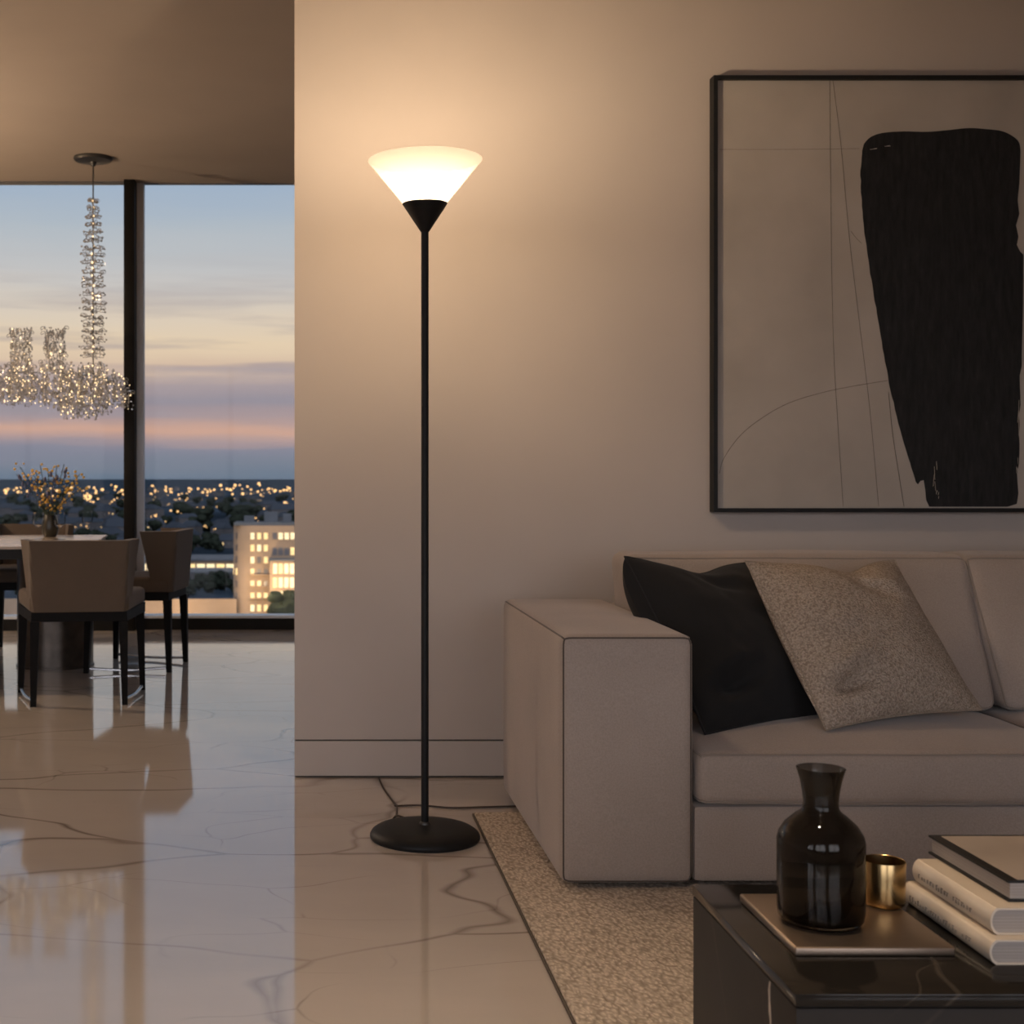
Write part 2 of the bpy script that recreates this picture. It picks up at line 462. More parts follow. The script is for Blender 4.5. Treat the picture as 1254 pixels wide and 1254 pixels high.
# ------------------------------------------------------------------ world
def build_world():
    w = bpy.data.worlds.new('dusk'); scene.world = w; w.use_nodes = True
    nt = w.node_tree; nt.nodes.clear()
    out = N(nt, 'ShaderNodeOutputWorld'); bg = N(nt, 'ShaderNodeBackground')
    tc = N(nt, 'ShaderNodeTexCoord'); sep = N(nt, 'ShaderNodeSeparateXYZ')
    nt.links.new(tc.outputs['Generated'], sep.inputs[0])
    def math_(op, a, b=None, clamp=False):
        n = N(nt, 'ShaderNodeMath'); n.operation = op; n.use_clamp = clamp
        for s, v in zip(n.inputs, (a, b)):
            if v is None: continue
            if hasattr(v, 'links'): nt.links.new(v, s)
            else: s.default_value = v
        return n.outputs[0]
    # clouds: long flat streaks that bend the height at which the gradient is read
    mp = N(nt, 'ShaderNodeMapping'); mp.inputs['Scale'].default_value = (2.2, 2.2, 26)
    nt.links.new(tc.outputs['Generated'], mp.inputs['Vector'])
    n1 = N(nt, 'ShaderNodeTexNoise', i_Scale=1.6, i_Detail=6.0, i_Roughness=0.55); nt.links.new(mp.outputs[0], n1.inputs['Vector'])
    off = math_('MULTIPLY', math_('SUBTRACT', n1.outputs['Fac'], 0.5), 0.03)
    z = math_('ADD', sep.outputs['Z'], off)
    k = 0.26
    S = lambda y: max(0.0, math.sin(math.atan((585-y)/1640)))/k
    stops = [(0.0, lin((106, 120, 138))), (S(570), lin((120, 127, 142))), (S(548), lin((134, 133, 148))), (S(537), lin((176, 150, 148))),
             (S(524), lin((208, 164, 144))), (S(512), lin((172, 150, 150))), (S(490), lin((150, 142, 152))), (S(470), lin((170, 154, 156))),
             (S(452), lin((216, 188, 166))), (S(425), lin((232, 208, 178))), (S(385), lin((222, 206, 188))), (S(335), lin((200, 197, 196))),
             (S(280), lin((180, 188, 197))), (S(226), lin((164, 180, 200))), (1.0, lin((150, 172, 198)))]
    g = ramp(nt, math_('DIVIDE', z, k, True), stops)
    # grey cloud streaks over the low warm part
    mp2 = N(nt, 'ShaderNodeMapping'); mp2.inputs['Scale'].default_value = (3.2, 3.2, 42); mp2.inputs['Location'].default_value = (3.1, 1.7, 0.35)
    nt.links.new(tc.outputs['Generated'], mp2.inputs['Vector'])
    n2 = N(nt, 'ShaderNodeTexNoise', i_Scale=1.5, i_Detail=5.0, i_Roughness=0.5); nt.links.new(mp2.outputs[0], n2.inputs['Vector'])
    cmask = ramp(nt, n2.outputs['Fac'], [(0.50, 0.0), (0.64, 0.75)])
    hmask = ramp(nt, sep.outputs['Z'], [(0.02, 0.0), (0.05, 1.0), (0.10, 0.8), (0.17, 0.0)])
    g = mixc(nt, math_('MULTIPLY', cmask, hmask), g, lin((158, 148, 155)))
    # the dome: dusk blue higher up; behind the viewer, brightened as added room fill
    high = ramp(nt, sep.outputs['Z'], [(0.22, 0.0), (0.55, 1.0)])
    g = mixc(nt, high, g, (0.30, 0.38, 0.52))
    rear = ramp(nt, sep.outputs['Y'], [(-0.25, 1.0), (0.15, 0.0)]) if False else None
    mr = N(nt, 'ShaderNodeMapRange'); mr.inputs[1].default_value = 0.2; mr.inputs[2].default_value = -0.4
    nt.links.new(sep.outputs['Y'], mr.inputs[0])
    g = mixc(nt, mr.outputs[0], g, REAR_FILL)
    gz = N(nt, 'ShaderNodeMapRange'); gz.inputs[1].default_value = -0.002; gz.inputs[2].default_value = -0.03
    nt.links.new(sep.outputs['Z'], gz.inputs[0])
    g = mixc(nt, gz.outputs[0], g, (0.03, 0.036, 0.046))
    nt.links.new(g, bg.inputs['Color']); bg.inputs['Strength'].default_value = 0.8
    nt.links.new(bg.outputs[0], out.inputs['Surface'])
REAR_FILL = (3.1, 3.0, 3.25)  # far brighter than the dusk, added to fill the room through the rear windows
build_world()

# ------------------------------------------------------------------ setting
CEIL = 2.80
def setting():
    bm = bmesh.new(); box(bm, -6.2, 3.9, -2.6, 8.9, -0.12, 0)
    struct(obj('floor', bm, M['floor']), 'polished beige marble floor with thin brown veins', 'floor')
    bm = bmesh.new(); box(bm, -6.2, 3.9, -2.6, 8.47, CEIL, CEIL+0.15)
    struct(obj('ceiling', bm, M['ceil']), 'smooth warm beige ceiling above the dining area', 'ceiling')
    # living room wall with its flush baseboard: the wall stops above a dark shadow gap
    bm = bmesh.new(); box(bm, -0.05, 3.70, 4.24, 4.44, 0.121, CEIL)
    struct(obj('wall_back', bm, M['wall']), 'plain taupe wall behind the floor lamp and sofa', 'wall')
    bm = bmesh.new(); box(bm, -0.05, 3.70, 4.24, 4.44, 0.006, 0.116)
    struct(obj('baseboard_back', bm, M['base']), 'flush taupe baseboard under the lamp wall, set off by a dark groove', 'baseboard')
    bm = bmesh.new(); box(bm, -0.047, 3.70, 4.252, 4.428, 0.0, 0.121)
    struct(obj('trim_1', bm, M['gap']), 'thin dark groove above the baseboard of the lamp wall', 'trim')
    bm = bmesh.new(); box(bm, 3.70, 3.9, -2.6, 8.9, 0, CEIL)
    struct(obj('wall_right', bm, M['wall']), 'taupe wall to the right of the sofa', 'wall')
    bm = bmesh.new(); box(bm, -6.2, -6.0, -2.6, 8.9, 0, CEIL)
    struct(obj('wall_left', bm, M['wall']), 'taupe wall at the far left of the dining area', 'wall')
    # wall behind the viewer, with three tall windows
    bm = bmesh.new()
    ops = [(-5.2, -2.9), (-2.3, 0.0), (0.6, 2.9)]
    box(bm, -6.2, 3.9, -2.6, -2.4, 0, 0.25); box(bm, -6.2, 3.9, -2.6, -2.4, 2.6, CEIL)
    xs = [-6.2] + [v for o in ops for v in o] + [3.9]
    for a, b in zip(xs[0::2], xs[1::2]): box(bm, a, b, -2.6, -2.4, 0.25, 2.6)
    struct(obj('wall_rear', bm, M['wall']), 'taupe wall behind the viewer with three tall windows', 'wall')
    for i, (a, b) in enumerate(ops):
        w = bpy.data.objects.new('window_%d' % (i+4), None); w.location = ((a+b)/2, -2.5, 0.25); link(w)
        struct(w, ['tall window behind the viewer near the left wall', 'tall middle window behind the viewer', 'tall window behind the viewer near the right wall'][i], 'window')
        bm = bmesh.new(); h = (b-a)/2
        for x0, x1, z0, z1 in ((-h, -h+.05, 0, 2.35), (h-.05, h, 0, 2.35), (-h, h, 0, .05), (-h, h, 2.3, 2.35), (-.03, .03, 0, 2.35)):
            box(bm, x0, x1, -.05, .05, z0, z1)
        obj('window_frame', bm, M['mullion'], w)
        bm = bmesh.new(); box(bm, -h+.05, h-.05, -.006, .006, .05, 2.3)
        obj('window_pane', bm, M['pane'], w)
    # the floor-to-ceiling glazing of the dining area
    def glazing(name, label, x0, x1, y):
        w = bpy.data.objects.new(name, None); w.location = ((x0+x1)/2, y, 0); link(w)
        struct(w, label, 'window')
        h = (x1-x0)/2
        bm = bmesh.new(); box(bm, -h, h, -.006, .006, .085, CEIL-.004)
        obj('window_pane', bm, M['pane'], w)
        bm = bmesh.new(); box(bm, -h, h, -.05, .10, 0, .072)
        obj('window_frame', bm, M['mullion'], w)
        bm = bmesh.new(); box(bm, -h, h, -.052, .10, .072, .086)
        obj('window_sill', bm, M['alu'], w)
        return w
    glazing('window_1', 'floor to ceiling window pane left of the dark mullion', -6.0, -1.157, 8.36)
    glazing('window_2', 'floor to ceiling window pane between the dark mullion and the lamp wall', -1.045, 3.70, 8.42)
    bm = bmesh.new(); box(bm, -1.157, -1.089, 8.30, 8.52, 0, CEIL, 0.004)
    struct(obj('trim_2', bm, M['mullion']), 'dark vertical mullion between the two window panes', 'mullion')
    bm = bmesh.new(); box(bm, -1.089, -1.045, 8.40, 8.46, 0, CEIL)
    struct(obj('trim_3', bm, M['alu']), 'narrow grey metal strip beside the dark mullion', 'mullion')
setting()

# ------------------------------------------------------------------ floor lamp
def floor_lamp(name, label, x, y, cord=True):
    t = thing(name, label, 'lamp', (x, y, 0))
    bm = bmesh.new()
    lathe(bm, [(0, 0), (.142, 0), (.1445, .005), (.1445, .010), (.140, .018), (.128, .026), (.105, .032), (.07, .0355), (.03, .037), (0, .037)], 64)
    obj('base', bm, M['black'], t)
    bm = bmesh.new(); lathe(bm, [(0, .036), (.0145, .036), (.0145, .040), (.012, .044), (0, .044)], 24)
    obj('collar', bm, M['canopy'], t)
    bm = bmesh.new(); lathe(bm, [(0, .038), (.0100, .038), (.0100, 1.60), (0, 1.60)], 24)
    obj('pole', bm, M['black'], t)
    bm = bmesh.new(); lathe(bm, [(0, 1.597), (.0105, 1.597), (.0595, 1.672), (.0580, 1.673), (.010, 1.602), (0, 1.602)], 48)
    obj('cone', bm, M['black'], t)
    bm = bmesh.new(); lathe(bm, [(.0570, 1.672), (.1500, 1.785), (.1495, 1.787), (.1475, 1.786), (.0550, 1.674)], 64, close=True)
    obj('lamp_shade', bm, M['shade'], t)
    bm = bmesh.new(); lathe(bm, [(0, 1.640), (.014, 1.642), (.020, 1.655), (.046, 1.672), (.046, 1.678), (.038, 1.686), (.022, 1.692), (0, 1.694)], 28)
    obj('bulb', bm, M['bulb'], t)
    if cord:
        bm = bmesh.new()
        pts = [(-.03, .140, .012), (-.062, .155, .02), (-.072, .185, .004), (-.060, .23, .004), (-.054, .30, .012), (-.052, .33, .004), (.02, .34, .0035), (.10, .31, .0035), (.20, .32, .0035), (.30, .33, .0035)]
        tube(bm, spline(pts, 8), .0028, 8)
        tube(bm, spline([(-.052, .33, .004), (-.062, .40, .004), (-.078, .55, .004), (-.085, .69, .004)], 8), .0028, 8)
        lathe(bm, [(0, 0), (.009, 0), (.010, .006), (.007, .012), (0, .014)], 12, (-.062, .158, .001))
        obj('power_cord', bm, M['cord'], t)
    return t
LAMP = (0.302, 3.53)
floor_lamp('floor_lamp', 'black torchiere floor lamp with glowing white cone shade against the taupe wall', *LAMP)

def point(name, loc, power, col, r):
    l = bpy.data.lights.new(name, 'POINT'); l.energy = power; l.color = col; l.shadow_soft_size = r
    o = bpy.data.objects.new(name, l); o.location = loc; return link(o)
point('floor_lamp_light', (LAMP[0], LAMP[1], 1.758), 32, (1.0, 0.75, 0.50), .045)

# ------------------------------------------------------------------ rug
def rug():
    x0, x1, y0, y1 = .455, 3.3, .6, 3.76
    t = thing('rug', 'looped beige area rug under the sofa and coffee table', 'rug', (x0, y0, 0))
    bm = bmesh.new()
    box(bm, .0045, x1-x0, .0, y1-y0, .0005, .012, .004, 2)
    obj('pile', bm, M['rug'], t)
    bm = bmesh.new()
    box(bm, 0, .0045, 0, y1-y0, .0005, .0085, .0015, 2)
    obj('binding', bm, M['rug_edge'], t)
rug()

# ------------------------------------------------------------------ sofa
def sofa():
    t = thing('sofa', 'large taupe upholstered sofa with square arm against the painting wall', 'sofa', (0, 0, 0))
    YF, YB = 3.05, 3.98
    def arm(x0, x1):
        f = cushion_map(((x0+x1)/2, (YF+YB)/2, .3065), ((x1-x0)/2, (YB-YF)/2, .2845), .024, (.010, .008, .008))
        bm = bmesh.new(); grid_box(bm, 24, 40, 32, f)
        a = obj('arm', bm, M['sofa'], t)
        bm = bmesh.new()
        tube(bm, loop_on(f, 1, -1), .0023, 6, True)
        for s in (-1, 1):
            tube(bm, [f(s, -1+2*k/40, 1) for k in range(41)], .0023, 6)
        obj('piping', bm, M['seam'], a)
    arm(.571, .875)
    arm(2.72, 3.02)
    bm = bmesh.new()
    f = cushion_map((1.797, (YF+.012+YB-.03)/2, .112), (.920, (YB-YF-.042)/2, .088), .012, (0, .003, 0))
    grid_box(bm, 60, 20, 12, f)
    obj('base', bm, M['sofa'], t)
    bm = bmesh.new()
    f = cushion_map((1.797, 3.90, .40), (.920, .07, .185), .02, (0, 0, 0))
    grid_box(bm, 50, 10, 16, f)
    obj('back_frame', bm, M['sofa'], t)
    for x in (.64, 2.95):
        for y in (YF+.08, YB-.08):
            bm = bmesh.new(); box(bm, x-.03, x+.03, y-.03, y+.03, .012, .03)
            obj('leg', bm, M['chair_wood'], t)
    def seat(x0, x1, seed):
        f = cushion_map(((x0+x1)/2, 3.395, .2645), ((x1-x0)/2, .352, .0605), .024, (.004, .008, .035), .0016, seed)
        bm = bmesh.new(); grid_box(bm, 60, 40, 14, f)
        s = obj('seat_cushion', bm, M['sofa'], t)
        bm = bmesh.new()
        for side in (-1, 1):
            tube(bm, loop_on(f, 2, side), .0032, 6, True)
        obj('piping', bm, M['welt'], s)
    seat(.882, 1.792, 0.0); seat(1.798, 2.712, 9.3)
    def back(x0, x1, dx, seed):
        def post(q):
            z = (q.z-.335)/.4
            front = 3.50+.235*max(0, z)
            k = (q.y+.12)/.24
            back = 3.74+.14*max(0, z)+.05
            q.y = front+(back-front)*k
            q.x += dx*z*(1 if q.x > (x0+x1)/2 else 0)
            return q
        f = cushion_map(((x0+x1)/2, 0, .535), ((x1-x0)/2, .12, .200), .035, (.004, .035, .006), .003, seed, post)
        bm = bmesh.new(); grid_box(bm, 60, 16, 40, f)
        b = obj('back_cushion', bm, M['sofa'], t)
        bm = bmesh.new()
        for side in (-1, 1):
            tube(bm, loop_on(f, 1, side), .0032, 6, True)
        obj('piping', bm, M['welt'], b)
    back(.876, 1.806, .03, 3.3); back(1.820, 2.716, 0, 17.1)
sofa()

# ------------------------------------------------------------------ throw pillows
def pillow(name, label, TL, TR, BR, BL, thick, mat, seam, chop, seed, dent=None, puff=(.018, 0.0, 1.2), creases=()):
    TL, TR, BR, BL = map(Vector, (TL, TR, BR, BL))
    nrm = (TR-BL).cross(TL-BR).normalized()
    if nrm.y > 0: nrm = -nrm
    n = 84
    def uv(u, v):
        k = .055
        u2 = u*(1-k*(1-v*v)); v2 = v*(1-k*(1-u*u))
        for (u0, w, d) in chop:
            v2 -= d*math.exp(-((u-u0)/w)**2)*max(0, (v+1)/2)**2.2
        return (TL*(1-u2)*(1+v2)+TR*(1+u2)*(1+v2)+BR*(1+u2)*(1-v2)+BL*(1-u2)*(1-v2))/4
    def th(u, v):
        h = max(0, (1-abs(u)**2.6))**.72*max(0, (1-abs(v)**2.6))**.72
        for (u0, w, d) in chop:
            h *= 1-2.0*d*math.exp(-((u-u0)/(w*.8))**2)*max(0, (v+.4)/1.4)
        if dent:
            h *= 1-dent[3]*math.exp(-((u-dent[0])**2+(v-dent[1])**2*5)/dent[2])
        s = noise.noise(Vector((u*2.2+seed, v*2.2, seed)))+.4*noise.noise(Vector((u*6+seed, v*5, 2)))
        for (u0, v0, ang, ln, wd, dp) in creases:
            du, dv = u-u0, v-v0
            a = du*math.cos(ang)+dv*math.sin(ang); c = -du*math.sin(ang)+dv*math.cos(ang)+.12*a*a
            e = math.exp(-(a/ln)**2)
            h += e*(-dp*math.exp(-(c/wd)**2)+.6*dp*math.exp(-((c-2.0*wd)/wd)**2))
        return thick*h*(1+.10*s)
    bm = bmesh.new()
    G = {}
    for side in (1, -1):
        for i in range(n+1):
            for j in range(n+1):
                rim = i in (0, n) or j in (0, n)
                if rim and side == -1:
                    G[(side, i, j)] = G[(1, i, j)]; continue
                u = math.sin((-1+2*i/n)*PI/2)*.5+(-1+2*i/n)*.5
                v = math.sin((-1+2*j/n)*PI/2)*.5+(-1+2*j/n)*.5
                p = uv(u, v)+nrm*side*th(u, v)
                if side == -1:
                    p += (TL-TR).normalized()*puff[0]*math.exp(-((u+.86)/.22)**2)*math.exp(-((v-puff[1])/puff[2])**2)*(1-v**8)
                    if p.z < .572: p.x = max(p.x, min(.890, uv(u, v).x))
                G[(side, i, j)] = bm.verts.new(p)
    for side in (1, -1):
        for i in range(n):
            for j in range(n):
                q = [G[(side, i, j)], G[(side, i+1, j)], G[(side, i+1, j+1)], G[(side, i, j+1)]]
                bm.faces.new(q if side == 1 else q[::-1])
    o = obj(name, bm, mat, angle=80)
    tag(o, label, 'pillow')
    bm = bmesh.new()
    per = [(-1+2*k/50, -1) for k in range(50)]+[(1, -1+2*k/50) for k in range(50)]+[(1-2*k/50, 1) for k in range(50)]+[(-1, 1-2*k/50) for k in range(50)]
    tube(bm, [uv(u, v) for u, v in per], .0028, 6, True)
    obj('seam', bm, seam, o)
M['boucle_seam'] = plain('boucle_seam', (0.30, 0.24, 0.185), 0.9, scale=300, var=0.3)
M['dark_seam'] = plain('charcoal_seam', (0.016, 0.015, 0.015), 0.9)
pillow('throw_pillow', 'textured beige boucle throw pillow leaning in front of the charcoal one',
       (1.118, 3.44, .735), (1.570, 3.60, .728), (1.672, 3.335, .372), (1.222, 3.175, .352), .085, M['boucle'], M['boucle_seam'], [(.24, .30, .125)], 4.0, (-.58, -.62, .05, .6), creases=((-.50, -.58, .35, .30,   .10, .13), (.30, .55, -.75, .32, .09, .13)))
pillow('throw_pillow', 'plain charcoal throw pillow resting in the corner by the sofa arm',
       (.826, 3.52, .743), (1.222, 3.70, .716), (1.38, 3.38, .345), (.948, 3.215, .334), .098, M['pillow_dark'], M['dark_seam'], [(-.05, .45, .14)], 11.0, (-.55, -.62, .06, .6), (.062, .5, .9), ((-.45, -.62, .25, .28, .10, .14), (.05, .60, -.5, .30, .09, .12)))

# ------------------------------------------------------------------ painting
def painting():
    x0, x1, z0, z1, yw = 1.264, 2.66, .842, 2.211, 4.24
    yf = yw-.045
    t = thing('framed_painting', 'large framed abstract painting of a black shape above the sofa', 'painting', ((x0+x1)/2, yw, z0))
    W, H = x1-x0, z1-z0
    ox, oz = (x0+x1)/2, z0
    bm = bmesh.new(); fw = .0125
    for a, b, c, d in ((x0, x0+fw, z0, z1), (x1-fw, x1, z0, z1), (x0+fw, x1-fw, z0, z0+fw), (x0+fw, x1-fw, z1-fw, z1)):
        box(bm, a-ox, b-ox, -.045, -.001, c-oz, d-oz)
    obj('frame', bm, M['black'], t)
    # canvas, with the paint on it; points given on the picture as (px, py) of the photograph, moved to the canvas plane
    s = (yw-.030)/FPX
    def Q(px, py, dy=0): return Vector(((px-VX)*s-ox, -.030-dy, CAM_H-(py-VY)*s-oz))
    bm = bmesh.new(); box(bm, x0+fw-ox, x1-fw-ox, -.030, -.004, fw, H-fw)
    cv = obj('canvas', bm, M['canvas'], t)
    rnd = random.Random(3)
    L = spline([(1056, 185, 0), (1054, 215, 0), (1056, 260, 0), (1062, 310, 0), (1070, 360, 0), (1078, 410, 0), (1087, 460, 0), (1098, 510, 0), (1112, 560, 0), (1121, 590, 0)], 6)
    shape = [(p.x+rnd.uniform(-.6, .6), p.y) for p in L]
    shape += [(1124, 593), (1127, 589), (1131, 588), (1133, 600), (1134, 612), (1138, 620.5)]
    shape += [(1150+k*14, 620.5) for k in range(7)]
    shape += [(1245, 617), (1247, 604), (1246, 592)]
    for k in range(12): shape.append((1247+k*.35+rnd.uniform(-2.2, .6), 580-k*12))
    shape += [(1251, 436), (1252.5, 380), (1253, 312), (1249, 308), (1245, 300), (1247, 290), (1244, 276), (1248, 262), (1246, 245), (1248, 225)]
    shape += [(p.x, p.y) for p in spline([(1249, 200, 0), (1249, 180, 0), (1244, 170, 0), (1228, 161, 0), (1205, 158, 0), (1185, 157, 0), (1160, 159.5, 0), (1135, 161.5, 0), (1105, 161, 0), (1080, 163, 0), (1066, 168, 0), (1058, 176, 0)], 6)]
    bm = bmesh.new()
    vs = [bm.verts.new(Q(a, b, .0012)) for a, b in shape]
    f = bm.faces.new(vs)
    r = bmesh.ops.extrude_face_region(bm, geom=[f])
    for v in r['geom']:
        if isinstance(v, bmesh.types.BMVert): v.co.y += .0011
    bmesh.ops.triangulate(bm, faces=bm.faces[:])
    obj('black_shape', bm, M['paint_black'], cv)
    bm = bmesh.new()
    def line(pts, w=.0007, dy=.0004):
        pp = spline([(p[0], p[1], 0) for p in pts], 10)
        tube(bm, [Q(p.x, p.y, dy) for p in pp], w, 4)
    line([(1016, 99), (1017, 200), (1018.5, 330), (1021, 430), (1026, 520), (1032.5, 620)])
    line([(1020, 99), (1030, 180), (1040, 290), (1053, 400), (1065, 500), (1076, 620)])
    line([(881, 183), (960, 183), (1052, 182)], .0005)
    line([(881, 580), (886, 562), (905, 535), (930, 514), (965, 494), (1010, 480), (1050, 472), (1087, 466)])
    line([(1088, 480), (1093, 530), (1099, 570), (1107, 620)], .0010)
    line([(1042, 283), (1048, 291), (1055, 298)], .0006)
    obj('pencil_lines', bm, M['pencil'], cv)
    for (a, b, h, w) in ((1145, 562, 52, 1.2), (1148, 600, 14, 1.0), (1247, 480, 70, 1.3), (1246, 560, 30, 1.0), (1073, 181, 3, 8), (1090, 178, 2, 10)):
        for k in range(4):
            x = a+rnd.uniform(-1.5, 1.5); y = b+rnd.uniform(0, h*.6)
            bm = bmesh.new()
            line([(x, y), (x+rnd.uniform(-w, w), y+h*rnd.uniform(.1, .35))], .0007, .0014)
            obj('scratch', bm, M['canvas'], cv)
painting()

# ------------------------------------------------------------------ coffee table and what stands on it
TZ = .35
def coffee_table():
    x0, x1, y0, y1 = .5635, 1.65, 1.555, 1.976
    t = thing('coffee_table', 'low dark marble coffee table in front of the sofa', 'table', ((x0+x1)/2, (y0+y1)/2, .012))
    w, d = (x1-x0)/2, (y1-y0)/2
    bm = bmesh.new(); box(bm, -w, w, -d, d, TZ-.012-.014, TZ-.012, .0006, 2)
    obj('table_top', bm, M['dark_marble'], t)
    bm = bmesh.new(); box(bm, -w+.001, w-.001, -d+.001, d-.001, 0, TZ-.012-.017, .001)
    box(bm, -w+.006, w-.006, -d+.006, d-.006, TZ-.012-.018, TZ-.012-.013)
    b = obj('base', bm, M['table_side'], t)
    bm = bmesh.new()   # pale vein running down the side panel
    pts = [(-w+.0008, -d+.088+.006*noise.noise(Vector((k*.35, 2, 3))), TZ-.03-k*.012) for k in range(14)]
    tube(bm, pts, [.0022*(.6+.6*abs(noise.noise(Vector((k*.5, 7, 1))))) for k in range(14)], 5)
    obj('vein', bm, M['vein'], b)
M['vein'] = plain('pale_vein', (0.42, 0.34, 0.27), 0.4, var=0.3, scale=60)
coffee_table()

def tray():
    bm = bmesh.new()
    x0, x1, y0, y1 = .607, .8085, 1.677, 1.895
    box(bm, x0, x1, y0, y1, TZ+.0003, TZ+.012, .003, 3)
    tag(obj('tray', bm, M['tray']), 'thin bronze metal tray under the vase on the coffee table', 'tray')
tray()

def vase():
    z0 = TZ+.0125
    prof = [(0, 0), (.040, 0), (.049, .002), (.054, .008), (.0555, .018), (.0556, .108), (.0535, .117), (.046, .129), (.034, .140), (.0262, .146), (.0232, .150), (.0222, .158),
            (.0235, .172), (.0265, .188), (.0300, .200), (.0312, .2035), (.0302, .2040)]
    inner = [(.0285, .201), (.0250, .188), (.0218, .172), (.0204, .158), (.0212, .150), (.0250, .1445), (.033, .1375), (.044, .127), (.0515, .116), (.0536, .107), (.0535, .020), (.051, .012), (.044, .0085), (0, .0075)]
    bm = bmesh.new(); lathe(bm, prof+inner, 72, (.6755, 1.772, z0))
    tag(obj('vase', bm, M['vase_glass']), 'dark smoked glass carafe vase on the bronze tray', 'vase')
vase()

def cup():
    z0 = TZ+.0125
    bm = bmesh.new()
    lathe(bm, [(0, 0), (.024, 0), (.0270, .003), (.0278, .008), (.0285, .060), (.0280, .0612), (.0272, .0604), (.0265, .010), (.023, .006), (0, .0055)], 56, (.790, 1.845, z0))
    tag(obj('candle_cup', bm, M['brass']), 'small round brass cup behind the dark glass vase', 'cup')
cup()

def books():
    def spine_book(label, x, y0, y1, z0, z1, w, rnd):
        t = thing('book', label, 'book', (x, (y0+y1)/2, z0), 0, None)
        d = (y1-y0)/2; h = z1-z0; tk = .0022
        # case: rounded spine on the left, boards above and below
        def arc(x0, z0_, z1_): return [(x0-.008*math.sin(PI*k/10)**.6, z0_+(z1_-z0_)*k/10) for k in range(11)]
        outer = [(w, 0), (.012, 0)]+arc(.008, 0, h)+[(.012, h), (w, h)]
        inner = [(w, tk), (.0125, tk)]+arc(.0105, tk, h-tk)+[(.0125, h-tk), (w, h-tk)]
        bm = bmesh.new(); n = len(outer)
        V = [[bm.verts.new((p[0], y, p[1])) for p in pr] for pr in (outer, inner) for y in (-d, d)]
        for k in range(n-1):
            bm.faces.new((V[0][k], V[0][k+1], V[1][k+1], V[1][k]))
            bm.faces.new((V[2][k], V[2][k+1], V[3][k+1], V[3][k]))
            bm.faces.new((V[0][k], V[0][k+1], V[2][k+1], V[2][k]))
            bm.faces.new((V[1][k], V[1][k+1], V[3][k+1], V[3][k]))
        for k in (0, n-1):
            bm.faces.new((V[0][k], V[1][k], V[3][k], V[2][k]))
        obj('cover', bm, M['book_cloth'], t)
        pg = [(w-.004, tk+.0002)]+arc(.0109, tk+.0002, h-tk-.0002)+[(w-.004, h-tk-.0002)]
        bm = bmesh.new()
        A = [bm.verts.new((p[0], -d+.0012, p[1])) for p in pg]; B = [bm.verts.new((p[0], d-.002, p[1])) for p in pg]
        bm.faces.new(A); bm.faces.new(B)
        for k in range(len(pg)):
            j = (k+1) % len(pg); bm.faces.new((A[k], A[j], B[j], B[k]))
        obj('page_block', bm, M['book_paper'], t)
        bm = bmesh.new()   # illegible spine lettering: rows of small strokes
        y = d*.82
        while y > -d*.62:
            hh = rnd.choice((.0055, .0055, .0075)); ww = rnd.uniform(.0010, .0024)
            zc = h*.45
            if rnd.random() > .15:
                box(bm, -.0006, .0012, y-ww, y, zc-hh/2, zc-hh/2+hh*rnd.uniform(.5, 1))
                if rnd.random() > .4: box(bm, -.0006, .0012, y-ww*2.6, y, zc+hh/2-.0012, zc+hh/2)
            y -= rnd.uniform(.006, .0095)
        obj('spine_lettering', bm, M['ink'], t)
    rnd = random.Random(5)
    spine_book('cream hardback book at the bottom of the coffee table stack', .836, 1.648, 1.889, TZ+.0005, TZ+.0310, .19, rnd)
    spine_book('cream hardback book in the middle of the coffee table stack', .846, 1.666, 1.882, TZ+.0315, TZ+.0645, .17, rnd)
    z0 = TZ+.065
    t = thing('book', 'black hardback book with taupe cover panel on top of the stack', 'book', (.880, 1.798, z0))
    w, d, h = .20, .109, .0265
    bm = bmesh.new()
    box(bm, 0, w, -d, d, 0, .003, .0006); box(bm, 0, w, -d, d, h-.003, h, .0006); box(bm, w-.003, w, -d, d, .002, h-.002)
    obj('cover', bm, M['book_black'], t)
    bm = bmesh.new(); box(bm, .004, w-.004, -d+.003, d-.003, .0032, h-.0032)
    obj('page_block', bm, M['book_paper'], t)
    bm = bmesh.new(); box(bm, .014, w-.01, -d+.004, d-.008, h, h+.0004)
    obj('cover_panel', bm, M['book_plate'], t)
books()

